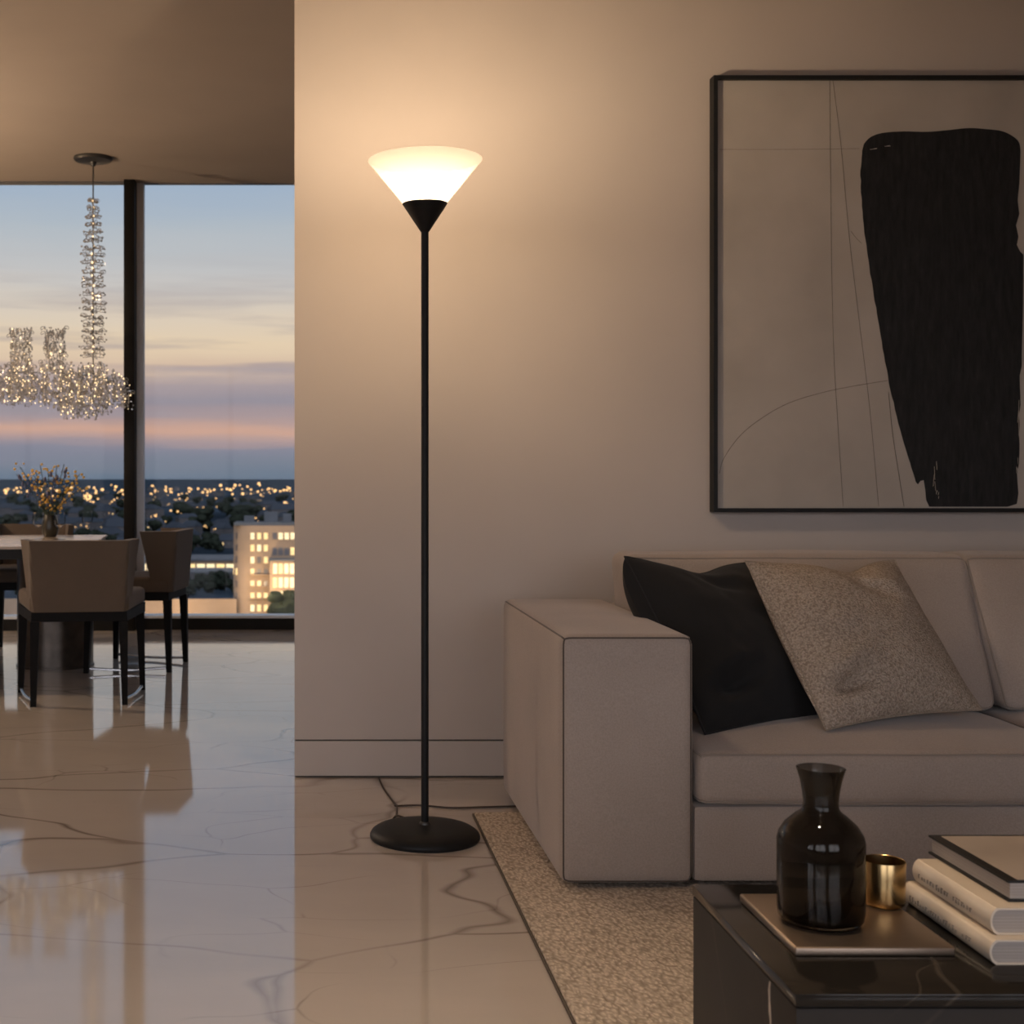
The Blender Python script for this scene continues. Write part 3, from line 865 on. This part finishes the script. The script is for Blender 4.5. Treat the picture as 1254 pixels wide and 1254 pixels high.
# ------------------------------------------------------------------ dining group
def make_chair():
    t = thing('dining_chair', '', 'chair', (0, 0, 0), 0, 'dining chairs around the table')
    bm = bmesh.new()
    def taper(q):
        k = (q.y+.20)/.40
        q.x *= .82+.32*k
        return q
    grid_box(bm, 16, 16, 8, cushion_map((0, .005, .425), (.245, .205, .038), .022, (.0, .0, .012), post=taper))
    obj('seat', bm, M['chair'], t)
    bm = bmesh.new()
    v = []
    for z in (.350, .392):
        for x, y in ((-.197, -.195), (.197, -.195), (.280, .205), (-.280, .205)):
            v.append(bm.verts.new((x, y, z)))
    for q in ((0, 1, 2, 3), (4, 5, 6, 7), (0, 1, 5, 4), (1, 2, 6, 5), (2, 3, 7, 6), (3, 0, 4, 7)):
        bm.faces.new([v[i] for i in q])
    obj('seat_frame', bm, M['chair_wood'], t)
    # wrap-around backrest: a curved shell with short wings
    bm = bmesh.new()
    ns, nz = 40, 10
    hw = .195
    def path(s, z):
        k = (z-.39)/.30
        lean = -.022*k
        wing = .075+.08*k                       # the wings reach further forward at the top
        Wd = hw+.012*k
        L1 = wing; rc = .018
        seg = [L1, rc*PI/2, 2*(Wd-rc), rc*PI/2, L1]
        T = sum(seg); q = s*T; y0 = -.215+lean
        if q < seg[0]: return (-Wd-.045*((seg[0]-q)/.16)**1.3, y0+rc+seg[0]-q)
        q -= seg[0]
        if q < seg[1]:
            a = q/rc; return (-Wd+rc-rc*math.cos(a), y0+rc-rc*math.sin(a))
        q -= seg[1]
        if q < seg[2]: return (-Wd+rc+q, y0)
        q -= seg[2]
        if q < seg[3]:
            a = q/rc; return (Wd-rc+rc*math.sin(a), y0+rc-rc*math.cos(a))
        q -= seg[3]
        return (Wd+.045*(max(0, q)/.16)**1.3, y0+rc+q)
    g = []
    for j in range(nz+1):
        z = .392+.296*j/nz
        row = []
        for i in range(ns+1):
            x, y = path(i/ns, z); row.append(bm.verts.new((x, y, z)))
        g.append(row)
    for j in range(nz):
        for i in range(ns):
            bm.faces.new((g[j][i], g[j][i+1], g[j+1][i+1], g[j+1][i]))
    bmesh.ops.recalc_face_normals(bm, faces=bm.faces)
    bmesh.ops.solidify(bm, geom=bm.faces[:], thickness=.030)
    obj('backrest', bm, M['chair'], t)
    for x, y, dx, dy in ((-.182, -.185, -.006, -.01), (.182, -.185, .006, -.01), (-.256, .185, -.012, .012), (.256, .185, .012, .012)):
        bm = bmesh.new()
        v = []
        for z, h, ox, oy in ((0, .012, dx, dy), (.352, .019, 0, 0)):
            for a, b in ((-1, -1), (1, -1), (1, 1), (-1, 1)):
                v.append(bm.verts.new((x+ox+a*h, y+oy+b*h, z)))
        for q in ((0, 1, 2, 3), (4, 5, 6, 7), (0, 1, 5, 4), (1, 2, 6, 5), (2, 3, 7, 6), (3, 0, 4, 7)):
            bm.faces.new([v[i] for i in q])
        obj('leg', bm, M['chair_wood'], t)
    for s in (-1, 1):
        bm = bmesh.new()
        tube(bm, spline([(s*.188, -.18, .022), (s*.234, .0, .014), (s*.266, .18, .022)], 6), .007, 6)
        obj('stretcher', bm, M['steel'], t)
    return t
ch = make_chair()
ch.location = (-.990, 5.775, 0); ch.rotation_euler = (0, 0, R(8))
ch['label'] = 'tan dining chair seen from behind, at the near end of the table'
dup(ch, (-.86, 6.75, 0), R(83), 'tan dining chair beside the window mullion, turned to the table')
dup(ch, (-1.555, 7.33, 0), R(180), 'tan dining chair across the table behind the flowers')

TT = .64
def dining_table():
    A = [(-1.00, 6.05), (-1.10, 7.27), (-3.6, 7.06), (-3.5, 5.84)]
    t = thing('dining_table', 'stone topped dining table on a dark drum pedestal by the window', 'table', (-1.9, 6.6, 0))
    def prism(bm, pts, z0, z1):
        a = [bm.verts.new((x+1.9, y-6.6, z0)) for x, y in pts]; b = [bm.verts.new((x+1.9, y-6.6, z1)) for x, y in pts]
        bm.faces.new(a); bm.faces.new(b)
        for k in range(4):
            j = (k+1) % 4; bm.faces.new((a[k], a[j], b[j], b[k]))
    bm = bmesh.new(); prism(bm, A, TT-.012, TT)
    bmesh.ops.bevel(bm, geom=bm.edges[:], offset=.003, segments=2, affect='EDGES')
    obj('table_top', bm, M['table_top'], t)
    bm = bmesh.new(); c = Vector((-2.3, 6.55))
    prism(bm, [tuple(c+(Vector(p)-c)*.992) for p in A], TT-.058, TT-.012)
    obj('apron', bm, M['table_dark'], t)
    for x in (-1.29, -2.95):
        bm = bmesh.new()
        lathe(bm, [(0, 0), (.195, 0), (.195, .012), (.19, .014), (.19, TT-.058), (0, TT-.058)], 56, (x+1.9, 6.78-6.6, 0))
        obj('pedestal', bm, M['drum'], t)
dining_table()

def table_setting():
    vx, vy = -1.36, 7.0
    bm = bmesh.new()
    lathe(bm, [(0, 0), (.03, 0), (.042, .02), (.046, .06), (.038, .10), (.034, .115), (.031, .113), (.036, .09), (.04, .05), (.02, .01), (0, .01)], 28, (vx, vy, TT+.0005))
    tag(obj('vase', bm, M['flower_vase']), 'dark vase of flowers on the dining table', 'vase')
    rnd = random.Random(21)
    for k in range(14):
        kind = 'yellow' if k % 3 != 2 else 'blue'
        a = 2*PI*k/14+rnd.uniform(-.2, .2); lean = rnd.uniform(.05, .17); h = rnd.uniform(.20, .31)-lean*.3
        p0 = Vector((vx+.012*math.cos(a), vy+.012*math.sin(a), TT+.03))
        p1 = Vector((vx+.028*math.cos(a), vy+.028*math.sin(a), TT+.12))
        p2 = Vector((vx+lean*math.cos(a)*1.2, vy+lean*.7*math.sin(a), TT+.10+h))
        pm = (p1+p2)/2+Vector((0, 0, .02))
        bm = bmesh.new(); pts = spline([p0, p1, pm, p2], 6); tube(bm, pts, .002, 5)
        st = obj('flowering_stem', bm, M['stem'])
        tag(st, 'thin stem of small yellow blossoms in the vase on the dining table' if kind == 'yellow' else 'thin blue grey sprig in the vase on the dining table', 'flower', 'yellow stems in the table vase' if kind == 'yellow' else 'blue sprigs in the table vase')
        for q in range(13 if kind == 'yellow' else 12):
            bm = bmesh.new()
            i = rnd.randint(int(len(pts)*.42), len(pts)-1)
            c = pts[i]+Vector((rnd.uniform(-.03, .03), rnd.uniform(-.02, .02), rnd.uniform(-.015, .02)))
            s = rnd.uniform(.0045, .0090)
            mt = Matrix.Translation(c) @ Matrix.Diagonal((s, s, s*(1.0 if kind == 'yellow' else 1.8), 1))
            bmesh.ops.create_icosphere(bm, subdivisions=1, radius=1, matrix=mt)
            obj('blossom', bm, M[kind], st)
        for q in range(3):
            bm = bmesh.new()
            i = rnd.randint(int(len(pts)*.3), len(pts)-3)
            c = pts[i]; b = rnd.uniform(0, 2*PI); d = Vector((math.cos(b), math.sin(b), .5)); w = Vector((-math.sin(b), math.cos(b), 0))*.006
            vs = [bm.verts.new(c), bm.verts.new(c+d*.02+w), bm.verts.new(c+d*.045), bm.verts.new(c+d*.02-w)]
            bm.faces.new(vs)
            bmesh.ops.solidify(bm, geom=bm.faces[:], thickness=.0008)
            obj('leaf', bm, M['stem'], st)
    labs = ['clear wine glass left of the flower vase on the dining table', 'clear wine glass just right of the flower vase on the dining table', 'clear wine glass nearest the right corner of the dining table']
    for (px, d), lb in zip(((47, 6.75), (73, 6.72), (107, 7.1)), labs):
        bm = bmesh.new()
        lathe(bm, [(0, 0), (.030, 0), (.030, .002), (.004, .005), (.003, .05), (.008, .058), (.026, .075), (.030, .10), (.026, .135), (.025, .135), (.028, .10), (.024, .077), (0, .06)], 24, ((px-VX)/FPX*d, d, TT+.0005))
        tag(obj('wine_glass', bm, M['wine']), lb, 'glass', 'wine glasses on the dining table')
table_setting()

# ------------------------------------------------------------------ chandelier
def chandelier():
    cx, cy = -1.255, 7.74
    t = thing('chandelier', 'cascading crystal chandelier with warm lights hanging over the dining table', 'chandelier', (cx, cy, CEIL))
    Z = lambda z: z-CEIL
    bm = bmesh.new(); lathe(bm, [(0, 0), (.112, 0), (.112, -.010), (.104, -.020), (.02, -.026), (.012, -.05), (0, -.05)], 40)
    obj('canopy', bm, M['canopy'], t)
    bm = bmesh.new(); tube(bm, [(0, 0, -.02), (0, 0, Z(1.50))], .0042, 8)
    obj('rod', bm, M['canopy'], t)
    rnd = random.Random(12)
    def bead(bm, c, s, mat=0, tall=1.0):
        ico(bm, c, s, mat, tall, rnd.uniform(0, 3))
    def curl(bm, c, a, rad):
        d = Vector((math.cos(a), math.sin(a), 0))
        pts = []
        for k in range(7):
            th = -.6+k*.75
            pts.append(c+d*(rad*.75+.014*math.cos(th))+Vector((0, 0, .013*math.sin(th))))
        tube(bm, [c+d*.006]+pts, .0022, 5)
    # the climbing column: tiers of curled crystal arms around the rod
    nt_ = 21
    for k in range(nt_):
        z = 2.545-(2.545-1.66)*k/(nt_-1)
        rad = .030+.042*min(1, k/7.0)
        bm = bmesh.new()
        for j in range(9):
            a = 2*PI*j/9+rnd.uniform(-.2, .2)
            c = Vector((0, 0, Z(z)+rnd.uniform(-.012, .012)))
            curl(bm, c, a, rad*rnd.uniform(.8, 1.1))
            bead(bm, c+Vector((math.cos(a), math.sin(a), 0))*rad*rnd.uniform(.75, 1.1)+Vector((0, 0, rnd.uniform(-.01, .012))), rnd.uniform(.005, .0075))
        bead(bm, Vector((rnd.uniform(-.006, .006), -.009, Z(z)+rnd.uniform(0, .02))), rnd.uniform(.004, .0065), 1, 1.2); bead(bm, Vector((0, -.009, Z(z)-.015)), .007, 0, 1.3)
        obj('crystal_tier', bm, [M['crystal'], M['led']], t)
    # the body: hanging strands over an oval, drooping to the right-hand tip
    x_tip, x_end = -1.025, -2.45
    def top_bot(x):
        u = (x_tip-x)
        top = 1.475+.16*min(1, u/.17)**.7
        bot = 1.34-.07*min(1, u/.2)+.08*max(0, min(1, (u-.22)/.35))
        return top, bot+.018*math.sin(u*13)
    specs = []
    for i in range(430):
        u = rnd.random()**.9
        x = x_tip-u*(x_tip-x_end)
        w = .05+.20*min(1, (x_tip-x)/.35)
        y = rnd.uniform(-w, w)
        tp, bt = top_bot(x)
        e = math.sqrt(max(0, 1-(y/(w+.01))**2))
        z1 = tp-.02-rnd.uniform(0, .10)
        z0 = bt+.08-e*.08+rnd.uniform(-.01, .13)*rnd.random()
        specs.append((x, y, z1, max(z0, bt-.05)))
    for sx in (-1.675, -1.476):
        for k in range(20):
            a = 2*PI*k/20; r = .058*rnd.uniform(.75, 1)
            specs.append((sx+r*math.cos(a), r*math.sin(a)*.9, 1.805+rnd.uniform(-.012, .012), 1.56))
    x_frame = (0-VX)/FPX*cy-.02
    specs.sort(key=lambda s: (s[0] < x_frame, s[1]))
    rest = bmesh.new(); n = 0
    for (x, y, z1, z0) in specs:
        own = n < 100
        bm = bmesh.new() if own else rest
        z = z1; zz = []
        while z > z0:
            s = rnd.uniform(.0036, .0068)
            warm = rnd.random() < (.18 if z < 1.60 else .04)
            dx, dy = rnd.uniform(-.012, .012), rnd.uniform(-.012, .012)
            bead(bm, Vector((x-cx+dx, y+dy, Z(z))), s*(.72 if warm else 1), 1 if warm else 0, rnd.choice((1, 1.0, 1.9)))
            if rnd.random() < .22:
                curl(bm, Vector((x-cx+dx, y+dy, Z(z))), rnd.uniform(0, 2*PI), .012)
            z -= rnd.uniform(.014, .026)
        tube(bm, [(x-cx, y, Z(z1)), (x-cx, y, Z(z0))], .0005, 4)
        n += 1
        if own: obj('crystal_strand', bm, [M['crystal'], M['led']], t)
    o = obj('crystal_strands', rest, [M['crystal'], M['led']], t); o['kind'] = 'stuff'
    bm = bmesh.new()
    tube(bm, spline([(-1.05-cx, 0, Z(1.44)), (-1.25-cx, .03, Z(1.54)), (-1.8-cx, 0, Z(1.56)), (-2.4-cx, 0, Z(1.55))], 8), .004, 6)
    for x in (-1.15, -1.3, -1.45, -1.615, -1.8, -2.0, -2.2):
        tube(bm, spline([(x-cx, -.15, Z(1.50)), (x-cx, 0, Z(1.54)), (x-cx, .15, Z(1.50))], 6), .003, 5)
    obj('frame', bm, M['steel'], t)
chandelier()
point('chandelier_light', (-2.7, 7.74, 1.50), 14, (1.0, 0.70, 0.42), .12)

# ------------------------------------------------------------------ city outside
GZ = -40.0
def city():
    bm = bmesh.new()
    vs = [bm.verts.new(p) for p in ((-30000, 60, GZ), (30000, 60, GZ), (30000, 34000, GZ), (-30000, 34000, GZ))]
    bm.faces.new(vs)
    struct(obj('ground', bm, M['ground']), 'dark ground of the city plain far below the window', 'ground')
    rnd = random.Random(99)
    def gd(y): return (CAM_H-GZ)*FPX/(y-VY)          # distance at which the plain shows on image row y
    # houses
    protos = []
    for k in range(5):
        bm = bmesh.new()
        w, d, h = ((7, 5, 5), (9, 6, 6), (6, 6, 8), (12, 6, 5), (10, 8, 10))[k]
        box(bm, -w, w, -d, d, 0, h)
        a = [bm.verts.new(p) for p in ((-w-.4, -d-.4, h), (w+.4, -d-.4, h), (w+.4, d+.4, h), (-w-.4, d+.4, h))]
        r0, r1 = bm.verts.new((-w*.7, 0, h+4.0)), bm.verts.new((w*.7, 0, h+4.0))
        fs = [bm.faces.new((a[0], a[1], r1, r0)), bm.faces.new((a[2], a[3], r0, r1)), bm.faces.new((a[1], a[2], r1)), bm.faces.new((a[3], a[0], r0)), bm.faces.new(a)]
        for f in fs: f.material_index = 1
        for q in range(3):
            x = -w*.6+q*w*.6
            box(bm, x-.7, x+.7, -d-.06, -d+.05, h*.4, h*.4+1.6, mat=2 if (q+k) % 3 == 0 else 3)
        protos.append(obj('city_house', bm, [M['house_wall'], M['house_roof'], M['lit_window'], M['dark_window']]))
    names = ['low', 'broad', 'tall', 'long', 'blocky']
    count = 0
    taken = [((k*16-VX)/FPX*560, 560+15, 24) for k in range(7, 19)]+[(x, 398+8, 12) for x in range(-24, 20, 8)]+[((245-VX)/FPX*525+q, 536, 14) for q in (-12, 0, 12)]+[(x, 391, 2.2) for x in range(-95, -20, 3)]
    def free(x, y, r, pad=0):
        return all((x-a)**2+(y-b)**2 > (r+c+pad)**2 for a, b, c in taken)
    for i in range(330):
        y = 600+100*rnd.random()**1.3
        d = gd(y); px = rnd.uniform(-25, 372) if i < 210 else (rnd.uniform(372, 760) if i % 3 else rnd.uniform(-260, -25))
        if d < 780 and 180 < px < 460 and y > 672: continue
        sc = rnd.uniform(.8, 1.3)
        x = (px-VX)/FPX*d; rad = (9.5, 11.5, 9.3, 14.2, 13.6)[i % 5]*sc
        if not free(x, d, rad): continue
        taken.append((x, d, rad))
        o = protos[i % 5]
        if o.get('label'):
            o = o.copy(); COL.objects.link(o)
        o.location = ((px-VX)/FPX*d, d, GZ-.02); o.rotation_euler = (0, 0, rnd.uniform(0, PI))
        o.scale = (sc, sc, sc)
        tag(o, '%s dark house in the twilight city beyond the dining window' % names[i % 5], 'house', 'houses of the twilight city, %s kind' % names[i % 5])
        count += 1
    # trees
    tp = []
    for k in range(3):
        bm = bmesh.new()
        for q in range(9):
            c = Vector((rnd.uniform(-2.2, 2.2), rnd.uniform(-2.2, 2.2), 4.2+rnd.uniform(-1.6, 3.2)))
            bmesh.ops.create_icosphere(bm, subdivisions=2, radius=rnd.uniform(1.5, 2.6), matrix=Matrix.Translation(c))
        for v in bm.verts: v.co += Vector((noise.noise(v.co*.9), noise.noise(v.co*.9+Vector((5, 0, 0))), noise.noise(v.co*.9+Vector((0, 5, 0)))))*.7
        tube(bm, [(0, 0, 0), (0, 0, 4)], .35, 6)
        tp.append(obj('city_tree', bm, M['leaf']))
    spots = []
    for i in range(60): spots.append((rnd.uniform(172, 292), rnd.uniform(716, 731), 'near'))
    for i in range(60): spots.append((rnd.uniform(-20, 282), rnd.uniform(662, 684), 'mid'))
    for i in range(14): spots.append((rnd.uniform(-20, 175), rnd.uniform(700, 745), 'near'))
    for i in range(90): spots.append((rnd.uniform(-20, 370), rnd.uniform(612, 660), 'far'))
    for i in range(90): spots.append((rnd.uniform(380, 760) if i % 3 else rnd.uniform(-260, -20), 612+110*rnd.random()**1.5, 'far'))
    for px in (346, 352, 358, 338): spots.append((px, 762, 'gate'))
    for i, (px, y, kd) in enumerate(spots):
        d = gd(y)
        if kd == 'mid' and px > 190 and y > 678: continue
        s = rnd.uniform(.75, 1.25)*(1.5 if kd == 'far' else (.55 if kd == 'near' else 1))
        x = (px-VX)/FPX*d
        if not free(x, d, 4.6*s*1.2, -1.0*s if kd in ('near', 'mid') else 0): continue
        taken.append((x, d, 4.6*s*1.2))
        o = tp[i % 3]
        if o.get('label'):
            o = o.copy(); COL.objects.link(o)
        o.location = ((px-VX)/FPX*d, d, GZ-.02)
        o.scale = (s*1.2, s*1.2, s); o.rotation_euler = (0, 0, rnd.uniform(0, 6))
        lb = {'near': 'dark tree in the row behind the long lit garden wall', 'mid': 'dark tree behind the long lit hall in the city',
              'far': 'dark tree among the distant houses of the city', 'gate': 'dark tree in front of the lit apartment block'}[kd]
        tag(o, lb, 'tree', lb.replace('dark tree', 'trees'))
    # glowing lights of the plain
    bm = bmesh.new()
    def lamp(px, y, rpx, h=7):
        y = max(591, y); d = (CAM_H-GZ-h)*FPX/(y-VY)
        r = rpx*d/FPX
        if not free((px-VX)/FPX*d, d, r): return
        ico(bm, ((px-VX)/FPX*d, d, GZ+h), r)
    for i in range(85): lamp(rnd.uniform(-20, 372), rnd.gauss(601, 3.5) if rnd.random() < .8 else rnd.uniform(592, 612), rnd.choice((.9, 1.2, 1.5, 1.9)))
    for i in range(90): lamp(rnd.uniform(-20, 372), rnd.uniform(604, 650), rnd.choice((.6, .8, 1.0)))
    for (cx, cy, sx, sy, n, r) in ((112, 609, 20, 2.5, 40, 1.7), (150, 610, 12, 2, 14, 1.5), (240, 626, 12, 4, 26, 2.0), (228, 627, 14, 2, 10, 1.5), (190, 630, 8, 4, 9, 1.3), (104, 632, 6, 4, 9, 1.8), (350, 623, 9, 6, 18, 2.0),
                              (302, 632, 7, 3, 8, 1.5), (265, 600, 22, 1.5, 18, 1.6), (340, 600, 16, 1.5, 12, 1.6), (20, 600, 20, 2, 16, 1.5), (200, 602, 14, 2, 10, 1.4), (60, 622, 26, 4, 14, 1.2)):
        for k in range(n): lamp(rnd.gauss(cx, sx), max(591, rnd.gauss(cy, sy)), r*rnd.uniform(.55, 1.1))
    for i in range(200): lamp(rnd.uniform(372, 760) if i % 3 else rnd.uniform(-280, -20), rnd.gauss(603, 5) if rnd.random() < .6 else rnd.uniform(600, 660), rnd.choice((.8, 1.1, 1.5)))
    tag(obj('city_lights', bm, M['far_light']), 'scattered warm lights of the twilight city up to the horizon', 'city lights', kind='stuff')
    # long lit hall
    d = gd(705)
    L, Rr = (120-VX)/FPX*d, (288-VX)/FPX*d
    t = thing('lit_hall', 'long low hall with a bright glazed front in the middle of the city view', 'building', ((L+Rr)/2, d, GZ))
    w = (Rr-L)/2
    bm = bmesh.new(); box(bm, -w, w, 0, 30, 0, 6.2); obj('wall', bm, M['block'], t)
    bm = bmesh.new(); box(bm, -w-1, w+1, -1, 32, 6.2, 7.0); obj('roof', bm, M['slate'], t)
    for k in range(14):
        x = -w+ (k+.5)*2*w/14
        bm = bmesh.new(); box(bm, x-w/14*.82, x+w/14*.82, -.15, .1, 1.6, 4.9)
        obj('window', bm, M['lit_window2'] if k % 3 else M['lit_window'], t)
    d2 = gd(713)
    t = thing('flat_shed', 'flat grey roofed shed in front of the long lit hall', 'building', ((245-VX)/FPX*d2, d2, GZ))
    bm = bmesh.new(); box(bm, -17, 15, 0, 22, 0, 3.5); obj('wall', bm, M['house_wall'], t)
    bm = bmesh.new(); box(bm, -17.5, 15.5, -.5, 22.5, 3.5, 4.2); obj('roof', bm, M['slate'], t)
    # lit garden wall
    d3 = gd(757)
    bm = bmesh.new(); box(bm, -95, -21.5, d3, d3+1.2, GZ, GZ+5.6)
    tag(obj('boundary_wall', bm, M['block']), 'long plain warm lit boundary wall below the trees', 'wall')
    # apartment block
    D = gd(757)
    XL = (285-VX)/FPX*D
    t = thing('apartment_block', 'beige apartment block with many lit windows right of the dining chairs', 'building', (XL, D, GZ))
    H = 27.0
    bm = bmesh.new()
    prof = [(0, 14), (0, 5)]
    for k in range(7):
        a = PI+PI/2*k/6*1.0
        prof.append((5+5*math.cos(a), 5+5*math.sin(a)))
    prof += [(40, 0), (40, 14)]
    a = [bm.verts.new((x, y, 0)) for x, y in prof]; b = [bm.verts.new((x, y, H)) for x, y in prof]
    bm.faces.new(a); bm.faces.new(b)
    for k in range(len(prof)):
        j = (k+1) % len(prof); bm.faces.new((a[k], a[j], b[j], b[k]))
    obj('wall', bm, M['block'], t)
    bm = bmesh.new(); box(bm, .3, 40, .3, 14.3, H, H+.8); obj('roof', bm, M['slate'], t)
    for (x0, x1, y0, h) in ((9, 13, 5, 3.0), (14.5, 17, 6, 2.4), (19, 26, 5, 2.8), (3, 6, 6, 1.8)):
        bm = bmesh.new(); box(bm, x0, x1, y0, y0+4, H+.8, H+.8+h); obj('roof_unit', bm, M['slate'], t)
    # projecting wing with large glazing
    bm = bmesh.new(); box(bm, 11.0, 40, -6, .2, 0, 17.0); obj('wing', bm, M['block'], t)
    bm = bmesh.new(); box(bm, 10.6, 40, -6.4, .1, 17.0, 17.5); obj('terrace', bm, M['slate'], t)
    wi = 0
    def win(x0, x1, z0, z1, y, mat):
        bm = bmesh.new(); box(bm, x0, x1, y-.12, y+.1, z0, z1)
        obj('window', bm, mat, t)
    lit = [M['lit_window'], M['lit_window2'], M['dark_window']]
    for r_ in range(7):
        z = 2.0+r_*3.5
        for c_ in range(3):
            x = 5.2+c_*1.95
            win(x, x+1.1, z, z+1.9, 0, lit[rnd.choice((0, 0, 1, 2))])
        # narrow windows on the rounded corner
        for q in (2, 4):
            p, pn = Vector(prof[q]), Vector(prof[q+1])
            c = (p+pn)/2; tdir = (pn-p).normalized(); nd = Vector((tdir.y, -tdir.x))
            bm = bmesh.new()
            vs = []
            for zz in (z, z+1.9):
                for s_, o_ in ((-.35, -.1), (.35, -.1), (.35, .14), (-.35, .14)):
                    e = c+tdir*s_+nd*o_
                    vs.append(bm.verts.new((e.x, e.y, zz)))
            for qd in ((0, 1, 2, 3), (4, 5, 6, 7), (0, 1, 5, 4), (1, 2, 6, 5), (2, 3, 7, 6), (3, 0, 4, 7)): bm.faces.new([vs[i] for i in qd])
            obj('window', bm, M['dark_window'] if rnd.random() < .75 else M['lit_window'], t)
    for c_ in range(7):
        x = 11.6+c_*1.75
        win(x, x+1.25, 23.0, 24.9, 0, lit[rnd.choice((0, 1, 1, 2))])
        win(x, x+1.25, 18.4, 20.6, 0, lit[rnd.choice((2, 2, 0))])
    for r_ in range(4):
        for c_ in range(5):
            x = 11.9+c_*1.62
            win(x, x+1.2, 1.4+r_*4.0, 1.4+r_*4.0+2.9, -6, lit[rnd.choice((1, 1, 1, 0))])
    for z in (5.6, 9.1, 12.6):
        bm = bmesh.new(); box(bm, 4.9, 10.9, -1.2, .05, z, z+.35); obj('balcony', bm, M['block'], t)
    # street lighting that warms the facades
    for (x, y, z, p) in ((XL+6, D-14, GZ+9, 19000), (XL+16, D-20, GZ+12, 17000), (XL-14, D-9, GZ+3, 7500), (XL-32, D-9, GZ+3, 7500), ((L+Rr)/2+25, d-14, GZ+9, 700)):
        point('street_lamp_light', (x, y, z), p, (1.0, 0.66, 0.34), .6)
city()

# ------------------------------------------------------------------ room lights out of frame
floor_lamp('floor_lamp', 'second torchiere lamp at the left end of the dining area', -3.3, 6.2, False)
point('dining_lamp_light', (-3.3, 6.2, 1.74), 175, (1.0, 0.76, 0.54), .05)

def downlight(x, y, power):
    t = thing('recessed_downlight', 'small round recessed ceiling downlight above the coffee table', 'ceiling light', (x, y, CEIL))
    bm = bmesh.new(); lathe(bm, [(.045, 0), (.06, 0), (.06, -.006), (.045, -.004)], 32, close=True)
    obj('trim_ring', bm, M['alu'], t)
    bm = bmesh.new(); lathe(bm, [(0, -.0005), (.044, -.0005), (.044, -.003), (0, -.003)], 32)
    obj('lens', bm, M['bulb'], t)
    l = bpy.data.lights.new('downlight', 'SPOT'); l.energy = power; l.color = (1.0, 0.74, 0.48); l.shadow_soft_size = .05
    l.spot_size = R(84); l.spot_blend = 1.0
    o = bpy.data.objects.new('downlight_beam', l); o.location = (x, y, CEIL-.03); link(o)
downlight(.35, 1.25, 75)

# ------------------------------------------------------------------ render settings
scene.view_settings.view_transform = 'Standard'
scene.view_settings.look = 'None'
scene.view_settings.gamma = 1.0
scene.view_settings.exposure = 0.35
scene.cycles.max_bounces = 10
scene.cycles.transparent_max_bounces = 16
scene.cycles.sample_clamp_indirect = 4.0
scene.cycles.caustics_reflective = False
scene.cycles.caustics_refractive = False
